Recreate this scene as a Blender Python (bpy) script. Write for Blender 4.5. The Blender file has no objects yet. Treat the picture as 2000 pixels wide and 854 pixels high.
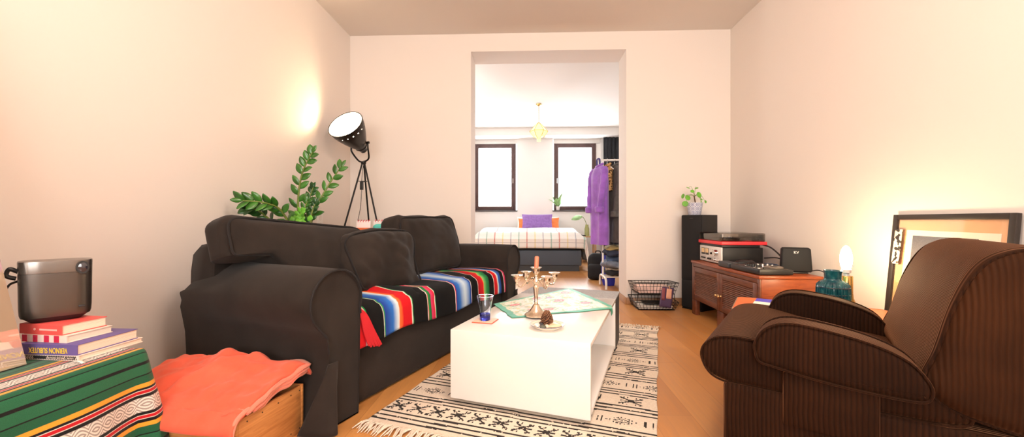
import bpy, bmesh, math, random
from mathutils import Vector, Matrix, noise, Euler
random.seed(11)
SC = bpy.context.scene
COL = SC.collection
V = Vector
PI = math.pi
rad = math.radians

# ------------------------------------------------------------------ mesh helpers
def NB():
    return bmesh.new()

def merge(bm, t, M=None, mi=0):
    if M is not None:
        bmesh.ops.transform(t, matrix=M, verts=t.verts)
    for f in t.faces:
        if mi: f.material_index = mi
    me = bpy.data.meshes.new('tmp')
    t.to_mesh(me); t.free()
    bm.from_mesh(me)
    bpy.data.meshes.remove(me)
    return bm

def box(bm, x0, y0, z0, x1, y1, z1, bev=0.0, seg=2, M=None, mi=0):
    t = NB()
    bmesh.ops.create_cube(t, size=1)
    for v in t.verts:
        v.co = V((x0+(v.co.x+.5)*(x1-x0), y0+(v.co.y+.5)*(y1-y0), z0+(v.co.z+.5)*(z1-z0)))
    if bev > 0:
        bmesh.ops.bevel(t, geom=list(t.edges), offset=bev, segments=seg, affect='EDGES', profile=.5)
    return merge(bm, t, M, mi)

def lathe(bm, prof, seg=32, M=None, mi=0, sx=1.0, sy=1.0):
    t = NB(); rings = []
    for r, z in prof:
        if r < 1e-6: rings.append([t.verts.new((0, 0, z))])
        else: rings.append([t.verts.new((sx*r*math.cos(2*PI*k/seg), sy*r*math.sin(2*PI*k/seg), z)) for k in range(seg)])
    for a, b in zip(rings, rings[1:]):
        for k in range(seg):
            k2 = (k+1) % seg
            if len(a) == 1 and len(b) == 1: continue
            if len(a) == 1: t.faces.new((a[0], b[k2], b[k]))
            elif len(b) == 1: t.faces.new((a[k], a[k2], b[0]))
            else: t.faces.new((a[k], a[k2], b[k2], b[k]))
    bmesh.ops.recalc_face_normals(t, faces=t.faces)
    return merge(bm, t, M, mi)

def tube(bm, pts, r, seg=8, closed=False, mi=0, M=None):
    pts = [V(p) for p in pts]; n = len(pts)
    rs = r if isinstance(r, (list, tuple)) else [r]*n
    t = NB(); rings = []
    up = None
    for i in range(n):
        if closed: d = pts[(i+1) % n]-pts[i-1]
        else: d = pts[min(i+1, n-1)]-pts[max(i-1, 0)]
        if d.length < 1e-9: d = V((0, 0, 1))
        d.normalize()
        if up is None:
            up = d.orthogonal().normalized()
        else:
            up = up-d*up.dot(d)
            up = up.normalized() if up.length > 1e-6 else d.orthogonal().normalized()
        s = d.cross(up)
        rings.append([t.verts.new(pts[i]+(up*math.cos(2*PI*k/seg)+s*math.sin(2*PI*k/seg))*rs[i]) for k in range(seg)])
    m = n if closed else n-1
    for i in range(m):
        a, b = rings[i], rings[(i+1) % n]
        for k in range(seg):
            t.faces.new((a[k], a[(k+1) % seg], b[(k+1) % seg], b[k]))
    if not closed:
        t.faces.new(rings[0][::-1]); t.faces.new(rings[-1])
    bmesh.ops.recalc_face_normals(t, faces=t.faces)
    return merge(bm, t, M, mi)

def loft(bm, loops, caps=True, M=None, mi=0):
    t = NB()
    R = [[t.verts.new(p) for p in lp] for lp in loops]
    n = len(R[0])
    for a, b in zip(R, R[1:]):
        for k in range(n):
            t.faces.new((a[k], a[(k+1) % n], b[(k+1) % n], b[k]))
    if caps:
        t.faces.new(R[0][::-1]); t.faces.new(R[-1])
    bmesh.ops.recalc_face_normals(t, faces=t.faces)
    return merge(bm, t, M, mi)

def prism(bm, poly, y0, y1, bev=0, M=None, mi=0, seg=2):
    """polygon in x,z extruded along y"""
    t = NB()
    a = [t.verts.new((x, y0, z)) for x, z in poly]
    f = t.faces.new(a)
    r = bmesh.ops.extrude_face_region(t, geom=[f])
    for g in r['geom']:
        if isinstance(g, bmesh.types.BMVert): g.co.y = y1
    bmesh.ops.recalc_face_normals(t, faces=t.faces)
    if bev:
        es = [e for e in t.edges if abs(e.verts[0].co.y-e.verts[1].co.y) < 1e-6]
        bmesh.ops.bevel(t, geom=es, offset=bev, segments=seg, affect='EDGES', profile=.5)
    return merge(bm, t, M, mi)

def grid(bm, nu, nv, f, uvf=None, mi=0, mif=None, flip=False):
    """direct grid with a uv layer; f(u,v) with u,v in 0..1"""
    uvl = bm.loops.layers.uv.verify()
    vs = [[bm.verts.new(f(i/nu, j/nv)) for j in range(nv+1)] for i in range(nu+1)]
    for i in range(nu):
        for j in range(nv):
            q = ((i, j), (i+1, j), (i+1, j+1), (i, j+1))
            if flip: q = q[::-1]
            fc = bm.faces.new([vs[a][b] for a, b in q])
            fc.material_index = mif((i+.5)/nu, (j+.5)/nv) if mif else mi
            for lp, (a, b) in zip(fc.loops, q):
                lp[uvl].uv = uvf(a/nu, b/nv) if uvf else (a/nu, b/nv)
    return bm

def cushion(bm, w, d, h, r=.05, bulge=(0, 0, 0), n=14, amp=0.0, fr=4.0, seed=0.0, M=None, mi=0, shape=None):
    """rounded stuffed box centred at the origin"""
    t = NB()
    bmesh.ops.create_cube(t, size=2)
    bmesh.ops.subdivide_edges(t, edges=list(t.edges), cuts=n, use_grid_fill=True)
    hw, hd, hh = w/2, d/2, h/2
    r = min(r, hw*.98, hd*.98, hh*.98)
    for v in t.verts:
        p = v.co.copy()
        q = V((p.x*hw, p.y*hd, p.z*hh))
        c = V((max(-hw+r, min(hw-r, q.x)), max(-hd+r, min(hd-r, q.y)), max(-hh+r, min(hh-r, q.z))))
        dd = q-c
        if dd.length > 1e-9:
            q = c+dd.normalized()*r
        fx, fy, fz = 1-p.x*p.x, 1-p.y*p.y, 1-p.z*p.z
        q.x += bulge[0]*p.x*fy*fz*1.0
        q.y += bulge[1]*p.y*fx*fz
        q.z += bulge[2]*p.z*fx*fy
        if amp:
            k = V((q.x*fr+seed, q.y*fr, q.z*fr))
            q += V((noise.noise(k), noise.noise(k+V((9, 0, 0))), noise.noise(k+V((0, 9, 0)))))*amp
        if shape: q = shape(q)
        v.co = q
    bmesh.ops.recalc_face_normals(t, faces=t.faces)
    return merge(bm, t, M, mi)

def pillow(bm, w, h, t_, amp=.004, seed=0, M=None, n=20, mi=0):
    """sewn pillow lying in x,z; thickness along y"""
    t = NB()
    def P(u, v, s):
        x, z = 2*u-1, 2*v-1
        e = max(0, (1-abs(x)**2.6)*(1-abs(z)**2.6))
        k = 1-.07*(1-abs(x)**2)*0-.0
        px = x*w/2*(1-.06*(1-z*z)); pz = z*h/2*(1-.06*(1-x*x))
        return V((px, s*t_/2*e**.55+amp*noise.noise(V((x*3+seed, z*3, s))), pz))
    A = {}
    for s in (1, -1):
        for i in range(n+1):
            for j in range(n+1):
                edge = i in (0, n) or j in (0, n)
                key = (i, j, 0 if edge else s)
                if key not in A: A[key] = t.verts.new(P(i/n, j/n, 0 if edge else s))
    for s in (1, -1):
        for i in range(n):
            for j in range(n):
                g = lambda a, b: A[(a, b, 0 if (a in (0, n) or b in (0, n)) else s)]
                t.faces.new((g(i, j), g(i+1, j), g(i+1, j+1), g(i, j+1)))
    bmesh.ops.recalc_face_normals(t, faces=t.faces)
    return merge(bm, t, M, mi)

def smooth_path(pts, n=8, closed=False):
    """Catmull-Rom through points"""
    P = [V(p) for p in pts]; out = []
    N = len(P); m = N if closed else N-1
    for i in range(m):
        p1, p2 = P[i], P[(i+1) % N]
        p0 = P[i-1] if (closed or i > 0) else p1*2-p2
        p3 = P[(i+2) % N] if (closed or i+2 < N) else p2*2-p1
        for k in range(n):
            s = k/n
            out.append(.5*((2*p1)+(p2-p0)*s+(2*p0-5*p1+4*p2-p3)*s*s+(-p0+3*p1-3*p2+p3)*s**3))
    if not closed: out.append(P[-1])
    return out

def mk(name, bm, m, parent=None, ang=38, loc=None, rot=None, solid=0, offs=0):
    me = bpy.data.meshes.new(name)
    bm.normal_update()
    lim = rad(ang)
    for f in bm.faces: f.smooth = True
    for e in bm.edges:
        if len(e.link_faces) == 2 and e.calc_face_angle(0) > lim: e.smooth = False
    bm.to_mesh(me); bm.free()
    for x in (m if isinstance(m, (list, tuple)) else [m]): me.materials.append(x)
    o = bpy.data.objects.new(name, me); COL.objects.link(o)
    if parent is not None: o.parent = parent
    if loc is not None: o.location = loc
    if rot is not None: o.rotation_euler = rot
    if solid:
        md = o.modifiers.new('thick', 'SOLIDIFY'); md.thickness = solid; md.offset = offs
    return o

def tag(o, label, cat, group=None, kind=None):
    o['label'] = label; o['category'] = cat
    if group: o['group'] = group
    if kind: o['kind'] = kind
    return o

def thing(name, label, cat, loc=(0, 0, 0), rz=0, group=None, rot=None):
    o = bpy.data.objects.new(name, None); COL.objects.link(o)
    o.empty_display_size = .05
    o.location = loc; o.rotation_euler = rot if rot else (0, 0, rz)
    return tag(o, label, cat, group)

def struct(name, bm, m, parent=None, ang=38):
    o = mk(name, bm, m, parent, ang)
    if parent is None: o['kind'] = 'structure'
    return o

def text_bm(s, size, ext=.0004):
    cu = bpy.data.curves.new('t', 'FONT'); cu.body = s; cu.size = size; cu.extrude = ext
    cu.align_x = 'CENTER'; cu.align_y = 'CENTER'
    ob = bpy.data.objects.new('t', cu); COL.objects.link(ob)
    dg = bpy.context.evaluated_depsgraph_get()
    me = bpy.data.meshes.new_from_object(ob.evaluated_get(dg))
    bm = NB(); bm.from_mesh(me)
    bpy.data.objects.remove(ob); bpy.data.curves.remove(cu); bpy.data.meshes.remove(me)
    return bm

def T(x=0, y=0, z=0, rx=0, ry=0, rz=0, s=1):
    return Matrix.Translation((x, y, z)) @ Euler((rx, ry, rz)).to_matrix().to_4x4() @ Matrix.Scale(s, 4)

# ------------------------------------------------------------------ materials
def S(r, g, b):
    f = lambda c: (c/255/12.92) if c/255 <= .04045 else ((c/255+.055)/1.055)**2.4
    return (f(r), f(g), f(b), 1)

class N:
    def __init__(s, name):
        s.m = bpy.data.materials.new(name); s.m.use_nodes = True
        s.t = s.m.node_tree; s.t.nodes.clear()
        s.out = s.add('ShaderNodeOutputMaterial')
        s.b = s.add('ShaderNodeBsdfPrincipled')
        s.link(s.b.outputs[0], s.out.inputs[0])
        s.tc = s.add('ShaderNodeTexCoord')
    def add(s, k): return s.t.nodes.new(k)
    def link(s, a, b): s.t.links.new(a, b)
    def set(s, **k):
        for n, v in k.items():
            n = {'col': 'Base Color', 'rough': 'Roughness', 'metal': 'Metallic', 'spec': 'Specular IOR Level', 'sheen': 'Sheen Weight',
                 'trans': 'Transmission Weight', 'ior': 'IOR', 'ecol': 'Emission Color', 'estr': 'Emission Strength', 'coat': 'Coat Weight',
                 'sheenr': 'Sheen Roughness', 'sheent': 'Sheen Tint', 'alpha': 'Alpha', 'sss': 'Subsurface Weight'}[n]
            if hasattr(v, 'is_linked'): s.link(v, s.b.inputs[n])
            else: s.b.inputs[n].default_value = v
        return s
    def mapv(s, scale=(1, 1, 1), rot=(0, 0, 0), loc=(0, 0, 0), src='Object'):
        mp = s.add('ShaderNodeMapping')
        mp.inputs['Scale'].default_value = scale; mp.inputs['Rotation'].default_value = rot; mp.inputs['Location'].default_value = loc
        s.link(s.tc.outputs[src], mp.inputs[0]); return mp.outputs[0]
    def noise(s, scale, vec=None, detail=3, rough=.55, dist=0):
        n = s.add('ShaderNodeTexNoise'); n.inputs['Scale'].default_value = scale; n.inputs['Detail'].default_value = detail
        n.inputs['Roughness'].default_value = rough; n.inputs['Distortion'].default_value = dist
        s.link(vec if vec is not None else s.tc.outputs['Object'], n.inputs['Vector']); return n.outputs['Fac']
    def ramp(s, fac, stops, interp='LINEAR'):
        r = s.add('ShaderNodeValToRGB'); r.color_ramp.interpolation = interp
        e = r.color_ramp.elements
        while len(e) > 1: e.remove(e[-1])
        e[0].position = stops[0][0]; e[0].color = stops[0][1]
        for p, c in stops[1:]:
            x = e.new(p); x.color = c
        s.link(fac, r.inputs[0]); return r.outputs[0]
    def mix(s, fac, a, b, mode='MIX'):
        m = s.add('ShaderNodeMix'); m.data_type = 'RGBA'; m.blend_type = mode
        for i, v in ((0, fac), (6, a), (7, b)):
            if hasattr(v, 'is_linked'): s.link(v, m.inputs[i])
            else: m.inputs[i].default_value = v
        return m.outputs[2]
    def math(s, op, a, b=0.0, c=None):
        m = s.add('ShaderNodeMath'); m.operation = op
        for i, v in enumerate((a, b) if c is None else (a, b, c)):
            if hasattr(v, 'is_linked'): s.link(v, m.inputs[i])
            else: m.inputs[i].default_value = v
        return m.outputs[0]
    def sep(s, vec):
        n = s.add('ShaderNodeSeparateXYZ'); s.link(vec, n.inputs[0]); return n.outputs
    def bump(s, h, strength=.3, dist=.005):
        b = s.add('ShaderNodeBump'); b.inputs['Strength'].default_value = strength; b.inputs['Distance'].default_value = dist
        s.link(h, b.inputs['Height']); s.link(b.outputs[0], s.b.inputs['Normal']); return s
    def long_ramp(s, fac, stops, interp='LINEAR'):
        """ramp with any number of stops, positions in real units"""
        lo, hi = stops[0][0], stops[-1][0]
        chunks = []; i = 0
        while i < len(stops)-1:
            chunks.append(stops[i:i+30]); i += 29
        res = None
        for ch in chunks:
            a, b = ch[0][0], ch[-1][0]
            mr = s.add('ShaderNodeMapRange'); mr.inputs[1].default_value = a; mr.inputs[2].default_value = b
            s.link(fac, mr.inputs[0])
            c = s.ramp(mr.outputs[0], [((p-a)/(b-a), q) for p, q in ch], interp)
            if res is None: res = c
            else: res = s.mix(s.math('GREATER_THAN', fac, a), res, c)
        return res

def pm(name, col, rough=.5, metal=0, var=0, vs=8, bump=0, bs=200, bd=.002, **k):
    n = N(name); n.set(rough=rough, metal=metal, **k)
    if var:
        f = n.noise(vs)
        d = tuple(max(0, c*(1-var)) for c in col[:3])+(1,); l = tuple(min(1, c*(1+var)) for c in col[:3])+(1,)
        n.set(col=n.ramp(f, [(.3, d), (.7, l)]))
    else: n.set(col=col)
    if bump: n.bump(n.noise(bs), bump, bd)
    return n.m

def emis(name, col, st):
    n = N(name); n.set(col=col, ecol=col, estr=st, rough=.4); return n.m

M = {}
# wall paint, floor
n = N('wall_paint'); n.set(col=(.80, .742, .692, 1), rough=.75, spec=.25); n.bump(n.noise(60, detail=4), .06, .004); M['wall'] = n.m
n = N('bedroom_paint'); n.set(col=(.83, .81, .79, 1), rough=.8, spec=.25); n.bump(n.noise(60, detail=4), .05, .004); M['wall2'] = n.m
n = N('ceiling_paint'); n.set(col=(.74, .69, .64, 1), rough=.9, spec=.1); n.bump(n.noise(40), .04, .004); M['ceil'] = n.m
n = N('oak_planks')
mp = n.mapv((1, 1, 1), (0, 0, PI/2))
br = n.add('ShaderNodeTexBrick'); n.link(mp, br.inputs['Vector'])
br.offset = .37; br.offset_frequency = 2
for k, v in (('Scale', 1), ('Brick Width', 1.9), ('Row Height', .19), ('Mortar Size', .0012), ('Mortar Smooth', .2), ('Bias', 0)): br.inputs[k].default_value = v
br.inputs['Color1'].default_value = (.49, .205, .055, 1); br.inputs['Color2'].default_value = (.61, .285, .088, 1); br.inputs['Mortar'].default_value = (.36, .15, .045, 1)
gr = n.noise(3, n.mapv((14, .9, 1)), 6, .6, .8)
c = n.mix(.55, br.outputs[0], n.ramp(gr, [(.25, (.62, .60, .56, 1)), (.75, (1.0, 1.0, 1.0, 1))]), 'MULTIPLY')
n.set(col=c, rough=n.ramp(gr, [(.3, (.30,)*3+(1,)), (.7, (.42,)*3+(1,))]), spec=.5); n.bump(gr, .08, .002); M['floor'] = n.m
def wood(name, dark, light, sc=(2, 30, 30), rough=.4, knots=False):
    n = N(name)
    f = n.noise(2.0, n.mapv(sc), 6, .6, 1.2)
    c = n.ramp(f, [(.28, dark), (.5, tuple((a+b)/2 for a, b in zip(dark, light))), (.72, light)])
    if knots:
        vo = n.add('ShaderNodeTexVoronoi'); vo.inputs['Scale'].default_value = 5.5; n.link(n.mapv((1, 1, 1.8)), vo.inputs['Vector'])
        c = n.mix(n.ramp(vo.outputs['Distance'], [(.05, (1, 1, 1, 1)), (.16, (0, 0, 0, 1))]), c, (.10, .03, .008, 1))
    n.set(col=c, rough=rough); n.bump(f, .12, .002); return n.m
M['oak_trim'] = wood('oak_trim', (.34, .17, .08, 1), (.47, .26, .13, 1), (1, 18, 18))
M['cab'] = wood('mahogany_front', (.105, .030, .014, 1), (.20, .065, .030, 1), (14, 2.0, 14), .38)
M['cab_side'] = wood('mahogany_side', (.20, .035, .010, 1), (.36, .085, .022, 1), (3, 14, 22), .35)
M['pine'] = wood('crate_pine', (.36, .13, .03, 1), (.62, .28, .085, 1), (2, 3, 26), .6, True)
M['pine2'] = wood('crate_pine_end', (.36, .13, .03, 1), (.62, .28, .085, 1), (3, 2, 26), .6, True)
M['lightwood'] = wood('light_wood', (.45, .25, .12, 1), (.62, .38, .2, 1), (20, 20, 2), .5)
M['walnut'] = wood('walnut_table', (.13, .06, .03, 1), (.25, .12, .06, 1), (2, 20, 20), .45)
# sofa cotton
def fabric(name, dark, light, ws=900, sheen=.06, vs=5, b=.25):
    n = N(name)
    f = n.noise(vs, detail=4)
    n.set(col=n.ramp(f, [(.3, dark), (.7, light)]), rough=.92, sheen=sheen, spec=.2)
    wv = n.noise(ws, detail=1); n.bump(n.math('ADD', wv, n.math('MULTIPLY', n.noise(14, detail=3), 2.0)), b, .004); return n.m
M['sofa'] = fabric('black_cotton', (.017, .0130, .0108, 1), (.029, .0215, .0175, 1))
M['piping'] = pm('black_piping', (.010, .008, .008, 1), .9)
def cord(name, dark, light, pitch, con=.6):
    """wide-wale corduroy: ribs run up the sides, lengthwise over tops"""
    n = N(name)
    o = n.sep(n.tc.outputs['Object']); nn = n.sep(n.tc.outputs['Normal'])
    side = n.math('GREATER_THAN', n.math('ABSOLUTE', nn[1]), .62)
    co = n.mix(side, (0, 0, 0, 1), (1, 1, 1, 1))
    x = n.math('ADD', n.math('MULTIPLY', o[0], side), n.math('MULTIPLY', o[1], n.math('SUBTRACT', 1.0, side)))
    x = n.math('ADD', x, n.math('MULTIPLY', n.noise(2.5), .03))
    w = n.math('SINE', n.math('MULTIPLY', x, 2*PI/pitch))
    w = n.math('ADD', n.math('MULTIPLY', w, .5), .5)
    f = n.noise(4, detail=5)
    base = n.ramp(f, [(.3, dark), (.75, light)])
    n.set(col=n.mix(n.ramp(w, [(0, (con,)*3+(1,)), (.4, (0, 0, 0, 1))]), base, tuple(c*.33 for c in dark[:3])+(1,)), rough=.8, spec=.1, sheen=.30, sheenr=.35, sheent=(.75, .34, .17, 1))
    n.bump(w, .6, .004); return n.m
M['cord'] = cord('brown_corduroy', (.0145, .0050, .0018, 1), (.034, .0118, .0040, 1), .0135)
M['cordf'] = cord('brown_corduroy_fine', (.021, .0072, .0024, 1), (.050, .0172, .0056, 1), .0125, .3)
M['black'] = pm('black_plastic', (.012, .012, .013, 1), .42)
M['blackm'] = pm('black_metal', (.013, .012, .012, 1), .35, .6)
M['matte'] = pm('black_grille', (.008, .008, .009, 1), .85, bump=.4, bs=900)
M['white'] = pm('white_gloss', (.82, .785, .745, 1), .16, var=.012, vs=3)
M['whitem'] = pm('white_matt', (.82, .80, .77, 1), .7)
M['paper'] = pm('paper', (.80, .75, .68, 1), .85)
M['grey'] = pm('grey_felt', (.34, .345, .36, 1), .95, var=.2, vs=120)
M['darkgrey'] = pm('anthracite', (.035, .038, .042, 1), .6)
M['silver'] = pm('silver', (.76, .63, .50, 1), .24, 1.0, var=.1, vs=30)
M['chrome'] = pm('chrome', (.75, .74, .72, 1), .15, 1.0)
M['brass'] = pm('brass', (.62, .38, .12, 1), .22, 1.0)
M['gold'] = pm('gold_knob', (.70, .50, .25, 1), .25, 1.0)
# ================================================================== camera
F_PX = 790.0
PSI = math.atan(30/F_PX)
cd = bpy.data.cameras.new('camera'); cam = bpy.data.objects.new('camera', cd); COL.objects.link(cam)
cd.sensor_width = 36; cd.lens = 36*F_PX/2000; cd.shift_y = 5/2000; cd.clip_start = .05; cd.clip_end = 200
cam.location = (0, 0, .9); cam.rotation_euler = (PI/2, 0, PSI)
SC.camera = cam

# ================================================================== room shell
XL, XR, YB, YR, HC = -1.97, 2.18, 4.43, -2.6, 2.96
OX0, OX1, OZ, YT = -.62, 1.073, 2.765, 4.79
BXL, BXR, BYB = -2.6, 2.6, 9.3
b = NB(); box(b, -3.2, -3.0, -.1, 3.2, 9.9, 0); struct('floor', b, M['floor'])
b = NB(); box(b, -3.2, -3.0, HC, 3.2, YB+.05, HC+.12); struct('ceiling', b, M['ceil'])
b = NB(); box(b, -3.2, YB+.05, HC-.01, 3.2, 9.9, HC+.12); struct('ceiling', b, M['wall2'])
b = NB(); box(b, XL-.15, YR-.15, 0, XL, YB, HC); struct('wall_left', b, M['wall'])
b = NB(); box(b, XR, YR-.15, 0, XR+.15, YB, HC); struct('wall_right', b, M['wall'])
b = NB()
t = NB()
# back wall with the wide opening, one mesh
ring = [(-3.0, 0), (OX0, 0), (OX0, OZ), (OX1, OZ), (OX1, 0), (3.0, 0), (3.0, HC), (-3.0, HC)]
prism(b, ring, YB, YT); struct('wall_back', b, M['wall'])
# rear wall behind the camera, with an added, unseen window to let in fill light
b = NB()
WX0, WX1, WZ0, WZ1 = -1.4, 1.7, .75, 2.65
for q in ((XL-.15, 0, WX0, HC), (WX1, 0, XR+.15, HC), (WX0, 0, WX1, WZ0), (WX0, WZ1, WX1, HC)):
    box(b, q[0], YR-.25, q[1], q[2], YR, q[3])
struct('wall_rear', b, M['wall'])
# bedroom
b = NB(); box(b, BXL-.15, YT, 0, BXL, BYB+.3, HC); struct('wall_bedroom_left', b, M['wall2'])
b = NB(); box(b, BXR, YT, 0, BXR+.15, BYB+.3, HC); struct('wall_bedroom_right', b, M['wall2'])
WIN = [(-1.235, -.268, 1.147, 2.69), (.615, 1.578, 1.147, 2.69)]
NZ = 2.80
b = NB()
xs = [BXL, WIN[0][0]-.015, WIN[0][1]+.03, WIN[1][0]-.03, WIN[1][1]+.10, BXR]
box(b, xs[0], BYB, 0, xs[1], BYB+.3, HC); box(b, xs[2], BYB, 0, xs[3], BYB+.3, HC); box(b, xs[4], BYB, 0, xs[5], BYB+.3, HC)
for a, c in ((xs[1], xs[2]), (xs[3], xs[4])):
    box(b, a, BYB, 0, c, BYB+.3, WIN[0][2]-.02); box(b, a, BYB, NZ, c, BYB+.3, HC)
struct('wall_bedroom_far', b, M['wall2'])
b = NB(); box(b, BXL, 8.9, 2.785, BXR, BYB, HC-.01, .006); struct('trim_1', b, M['wall2'])

glass = N('window_glass')
glass.t.nodes.remove(glass.b)
tr = glass.add('ShaderNodeBsdfTransparent'); gl = glass.add('ShaderNodeBsdfGlossy'); gl.inputs['Roughness'].default_value = .02
mx = glass.add('ShaderNodeMixShader'); mx.inputs[0].default_value = .06
glass.link(tr.outputs[0], mx.inputs[1]); glass.link(gl.outputs[0], mx.inputs[2]); glass.link(mx.outputs[0], glass.out.inputs[0])
M['pane'] = glass.m
M['winframe'] = pm('dark_wood_frame', (.085, .042, .038, 1), .45, var=.2, vs=6)
M['sill'] = pm('dark_sill', (.06, .05, .05, 1), .5)

def frame_bm(x0, x1, z0, z1, y, w, d, bev=.006):
    b = NB()
    box(b, x0, y-d/2, z0, x0+w, y+d/2, z1, bev); box(b, x1-w, y-d/2, z0, x1, y+d/2, z1, bev)
    box(b, x0+w, y-d/2, z0, x1-w, y+d/2, z0+w, bev); box(b, x0+w, y-d/2, z1-w, x1-w, y+d/2, z1, bev)
    return b
for k, (x0, x1, z0, z1) in enumerate(WIN):
    w = struct('window_%d' % (k+1), frame_bm(x0, x1, z0, z1, BYB+.11, .05, .09), M['winframe'])
    mk('window_sash', frame_bm(x0+.04, x1-.04, z0+.035, z1-.035, BYB+.085, .062, .06), M['winframe'], w)
    b = NB(); box(b, x0+.10, BYB+.085, z0+.095, x1-.10, BYB+.091, z1-.095); mk('window_pane', b, M['pane'], w)
    b = NB(); box(b, x0-.04, BYB-.04, z0-.03, x1+.04, BYB+.16, z0, .006); mk('window_sill', b, M['sill'], w)
    b = NB(); tube(b, [(x0+.065 if k else x1-.065, BYB+.05, 1.88), (x0+.065 if k else x1-.065, BYB+.02, 1.88), (x0+.065 if k else x1-.065, BYB+.02, 1.77)], .008, 8); mk('window_handle', b, M['chrome'], w)
    b = NB(); box(b, x0-.01, BYB+.08, z1, x1+.03 if not k else x1+.09, BYB+.2, NZ); mk('roller_box', b, M['whitem'], w)
    if k: 
        b = NB(); box(b, x1, BYB+.08, z0, x1+.1, BYB+.2, z1+.01); mk('side_panel', b, M['whitem'], w)
w = struct('window_3', frame_bm(WX0, WX1, WZ0, WZ1, YR-.12, .06, .08), M['whitem'])  # added window behind the camera, there to admit light
b = NB(); box(b, WX0+.05, YR-.124, WZ0+.05, WX1-.05, YR-.118, WZ1-.05); mk('window_pane', b, M['pane'], w)
b = NB(); box(b, (WX0+WX1)/2-.04, YR-.15, WZ0, (WX0+WX1)/2+.04, YR-.09, WZ1, .005); mk('window_mullion', b, M['whitem'], w)

def base(name, x0, y0, x1, y1):
    b = NB(); box(b, x0, y0, 0, x1, y1, .072, .004); struct(name, b, M['oak_trim'])
base('baseboard_back_left', XL, YB-.016, OX0, YB)
base('baseboard_back_right', OX1-.0, YB-.016, XR, YB)
base('baseboard_reveal_right', OX1-.016, YB-.016, OX1, YT+.01)
base('baseboard_reveal_left', OX0, YB-.016, OX0+.016, YT+.01)
base('baseboard_left', XL, YR, XL+.016, YB-.016)
base('baseboard_right', XR-.016, YR, XR, YB-.016)
base('baseboard_bedroom_far', BXL, BYB-.018, BXR, BYB)

# ================================================================== bedroom things
# ---- bed
bed = thing('bed', 'wide bed with charcoal upholstered base under the bedroom windows', 'bed', (0, 0, 0))
BX0, BX1, BY0 = -.95, .968, 7.26
b = NB(); box(b, BX0, BY0, .10, BX1, 9.22, .375, .02, 3); mk('bed_base', b, pm('bed_slate', S(74, 82, 92), .85, bump=.15, bs=500), bed)
b = NB(); box(b, BX0+.02, BY0+.02, .0, BX1-.04, 9.2, .098); mk('plinth', b, M['darkgrey'], bed)
b = NB(); box(b, BX0+.0, BY0+.0, .376, BX1-.0, 9.22, .50, .04, 3); mk('mattress', b, pm('bed_black', (.012, .014, .018, 1), .9), bed)
# duvet: checked quilt falling over the right side
nq = N('checked_cotton')
u = nq.sep(nq.mapv(src='UV'))
def lines(x, stops, per):
    fr = nq.math('FRACT', nq.math('DIVIDE', x, per))
    return fr
cols = [(.55, .12, .09), (.75, .62, .25), (.35, .36, .42), (.22, .42, .36)]
col = (.82, .79, .75, 1)
base_c = None
fx = nq.math('FRACT', nq.math('DIVIDE', u[0], .58))
st = []
for i, cc in enumerate(cols):
    p = .125+.25*i
    st += [(p-.018, (0, 0, 0, 1)), (p-.017, (1, 1, 1, 1)), (p+.017, (1, 1, 1, 1)), (p+.018, (0, 0, 0, 1))]
mask = nq.ramp(fx, st)
sc = nq.ramp(fx, [(0, cols[0]+(1,)), (.25, cols[1]+(1,)), (.5, cols[2]+(1,)), (.75, cols[3]+(1,))], 'CONSTANT')
c1 = nq.mix(nq.math('MULTIPLY', mask, .75), (.82, .79, .75, 1), sc)
fy = nq.math('FRACT', nq.math('DIVIDE', u[1], .21))
m2 = nq.ramp(fy, [(.44, (0, 0, 0, 1)), (.45, (1, 1, 1, 1)), (.50, (1, 1, 1, 1)), (.51, (0, 0, 0, 1))])
c2 = nq.mix(nq.math('MULTIPLY', m2, .7), c1, (.42, .40, .40, 1))
nq.set(col=c2, rough=.95, sheen=.1); nq.bump(nq.noise(9), .3, .02)
def duv(u, v):
    # u along x (past the right edge it hangs), v from the foot to the head; the foot end hangs a little
    L = 2.60; s = u*L-.16; W = 1.98; tt = v*2.0-.20
    x = -.97+max(0, s); z = .70
    hang = 0
    if s < 0: z -= -s; x = -.985
    if s > W:
        e = s-W; x = -.97+W+.035+.05*min(1, e/.3)+.02*math.sin(tt*9); z -= e*.98
    y = BY0+max(0, tt)
    if tt < 0: z -= -tt*1.0; y = BY0-.03-.012*math.sin(s*11)
    nz = noise.noise(V((s*2.1, tt*2.4, 3)))
    if 0 <= s <= W and tt >= 0:
        ed = min(1, s/.12, (W-s)/.12, tt/.14)
        z = .60+(.10)*(1-(1-max(0, ed))**2)+nz*.028
        z += .06*math.exp(-((tt-.95)/.35)**2)
    else:
        z = z-.085+nz*.012
    return V((x, y, z))
b = NB(); grid(b, 70, 60, duv, lambda u, v: (u*2.60+.11, v*2.0))
dv = mk('duvet', b, nq.m, bed, solid=.02, offs=-1)
# ---- pillows
def place_pillow(name, label, w, h, t_, mat, loc, rx, rz, seed, group=None, ry=0):
    b = NB(); pillow(b, w, h, t_, .012, seed)
    o = mk(name, b, mat, None, loc=loc, rot=(rx, ry, rz)); tag(o, label, 'pillow', group); return o
M['purple'] = pm('purple_linen', S(142, 106, 176), .95, var=.15, vs=30, sheen=.2)
M['orangep'] = pm('orange_cotton', S(238, 132, 72), .95, sheen=.2, var=.1)
M['whitec'] = pm('white_cotton', (.85, .82, .78, 1), .95)
place_pillow('pillow', 'white pillow at the left of the bed head, behind the orange one', .50, .30, .13, M['whitec'], (.02, 9.10, .85), -.28, .0, 1)
place_pillow('pillow', 'white pillow at the right of the bed head, behind the orange one', .50, .30, .13, M['whitec'], (.46, 9.10, .85), -.28, 0, 2)
place_pillow('pillow', 'orange pillow peeking out left of the purple cushion', .50, .26, .12, M['orangep'], (.05, 8.93, .835), -.33, .05, 3)
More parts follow.
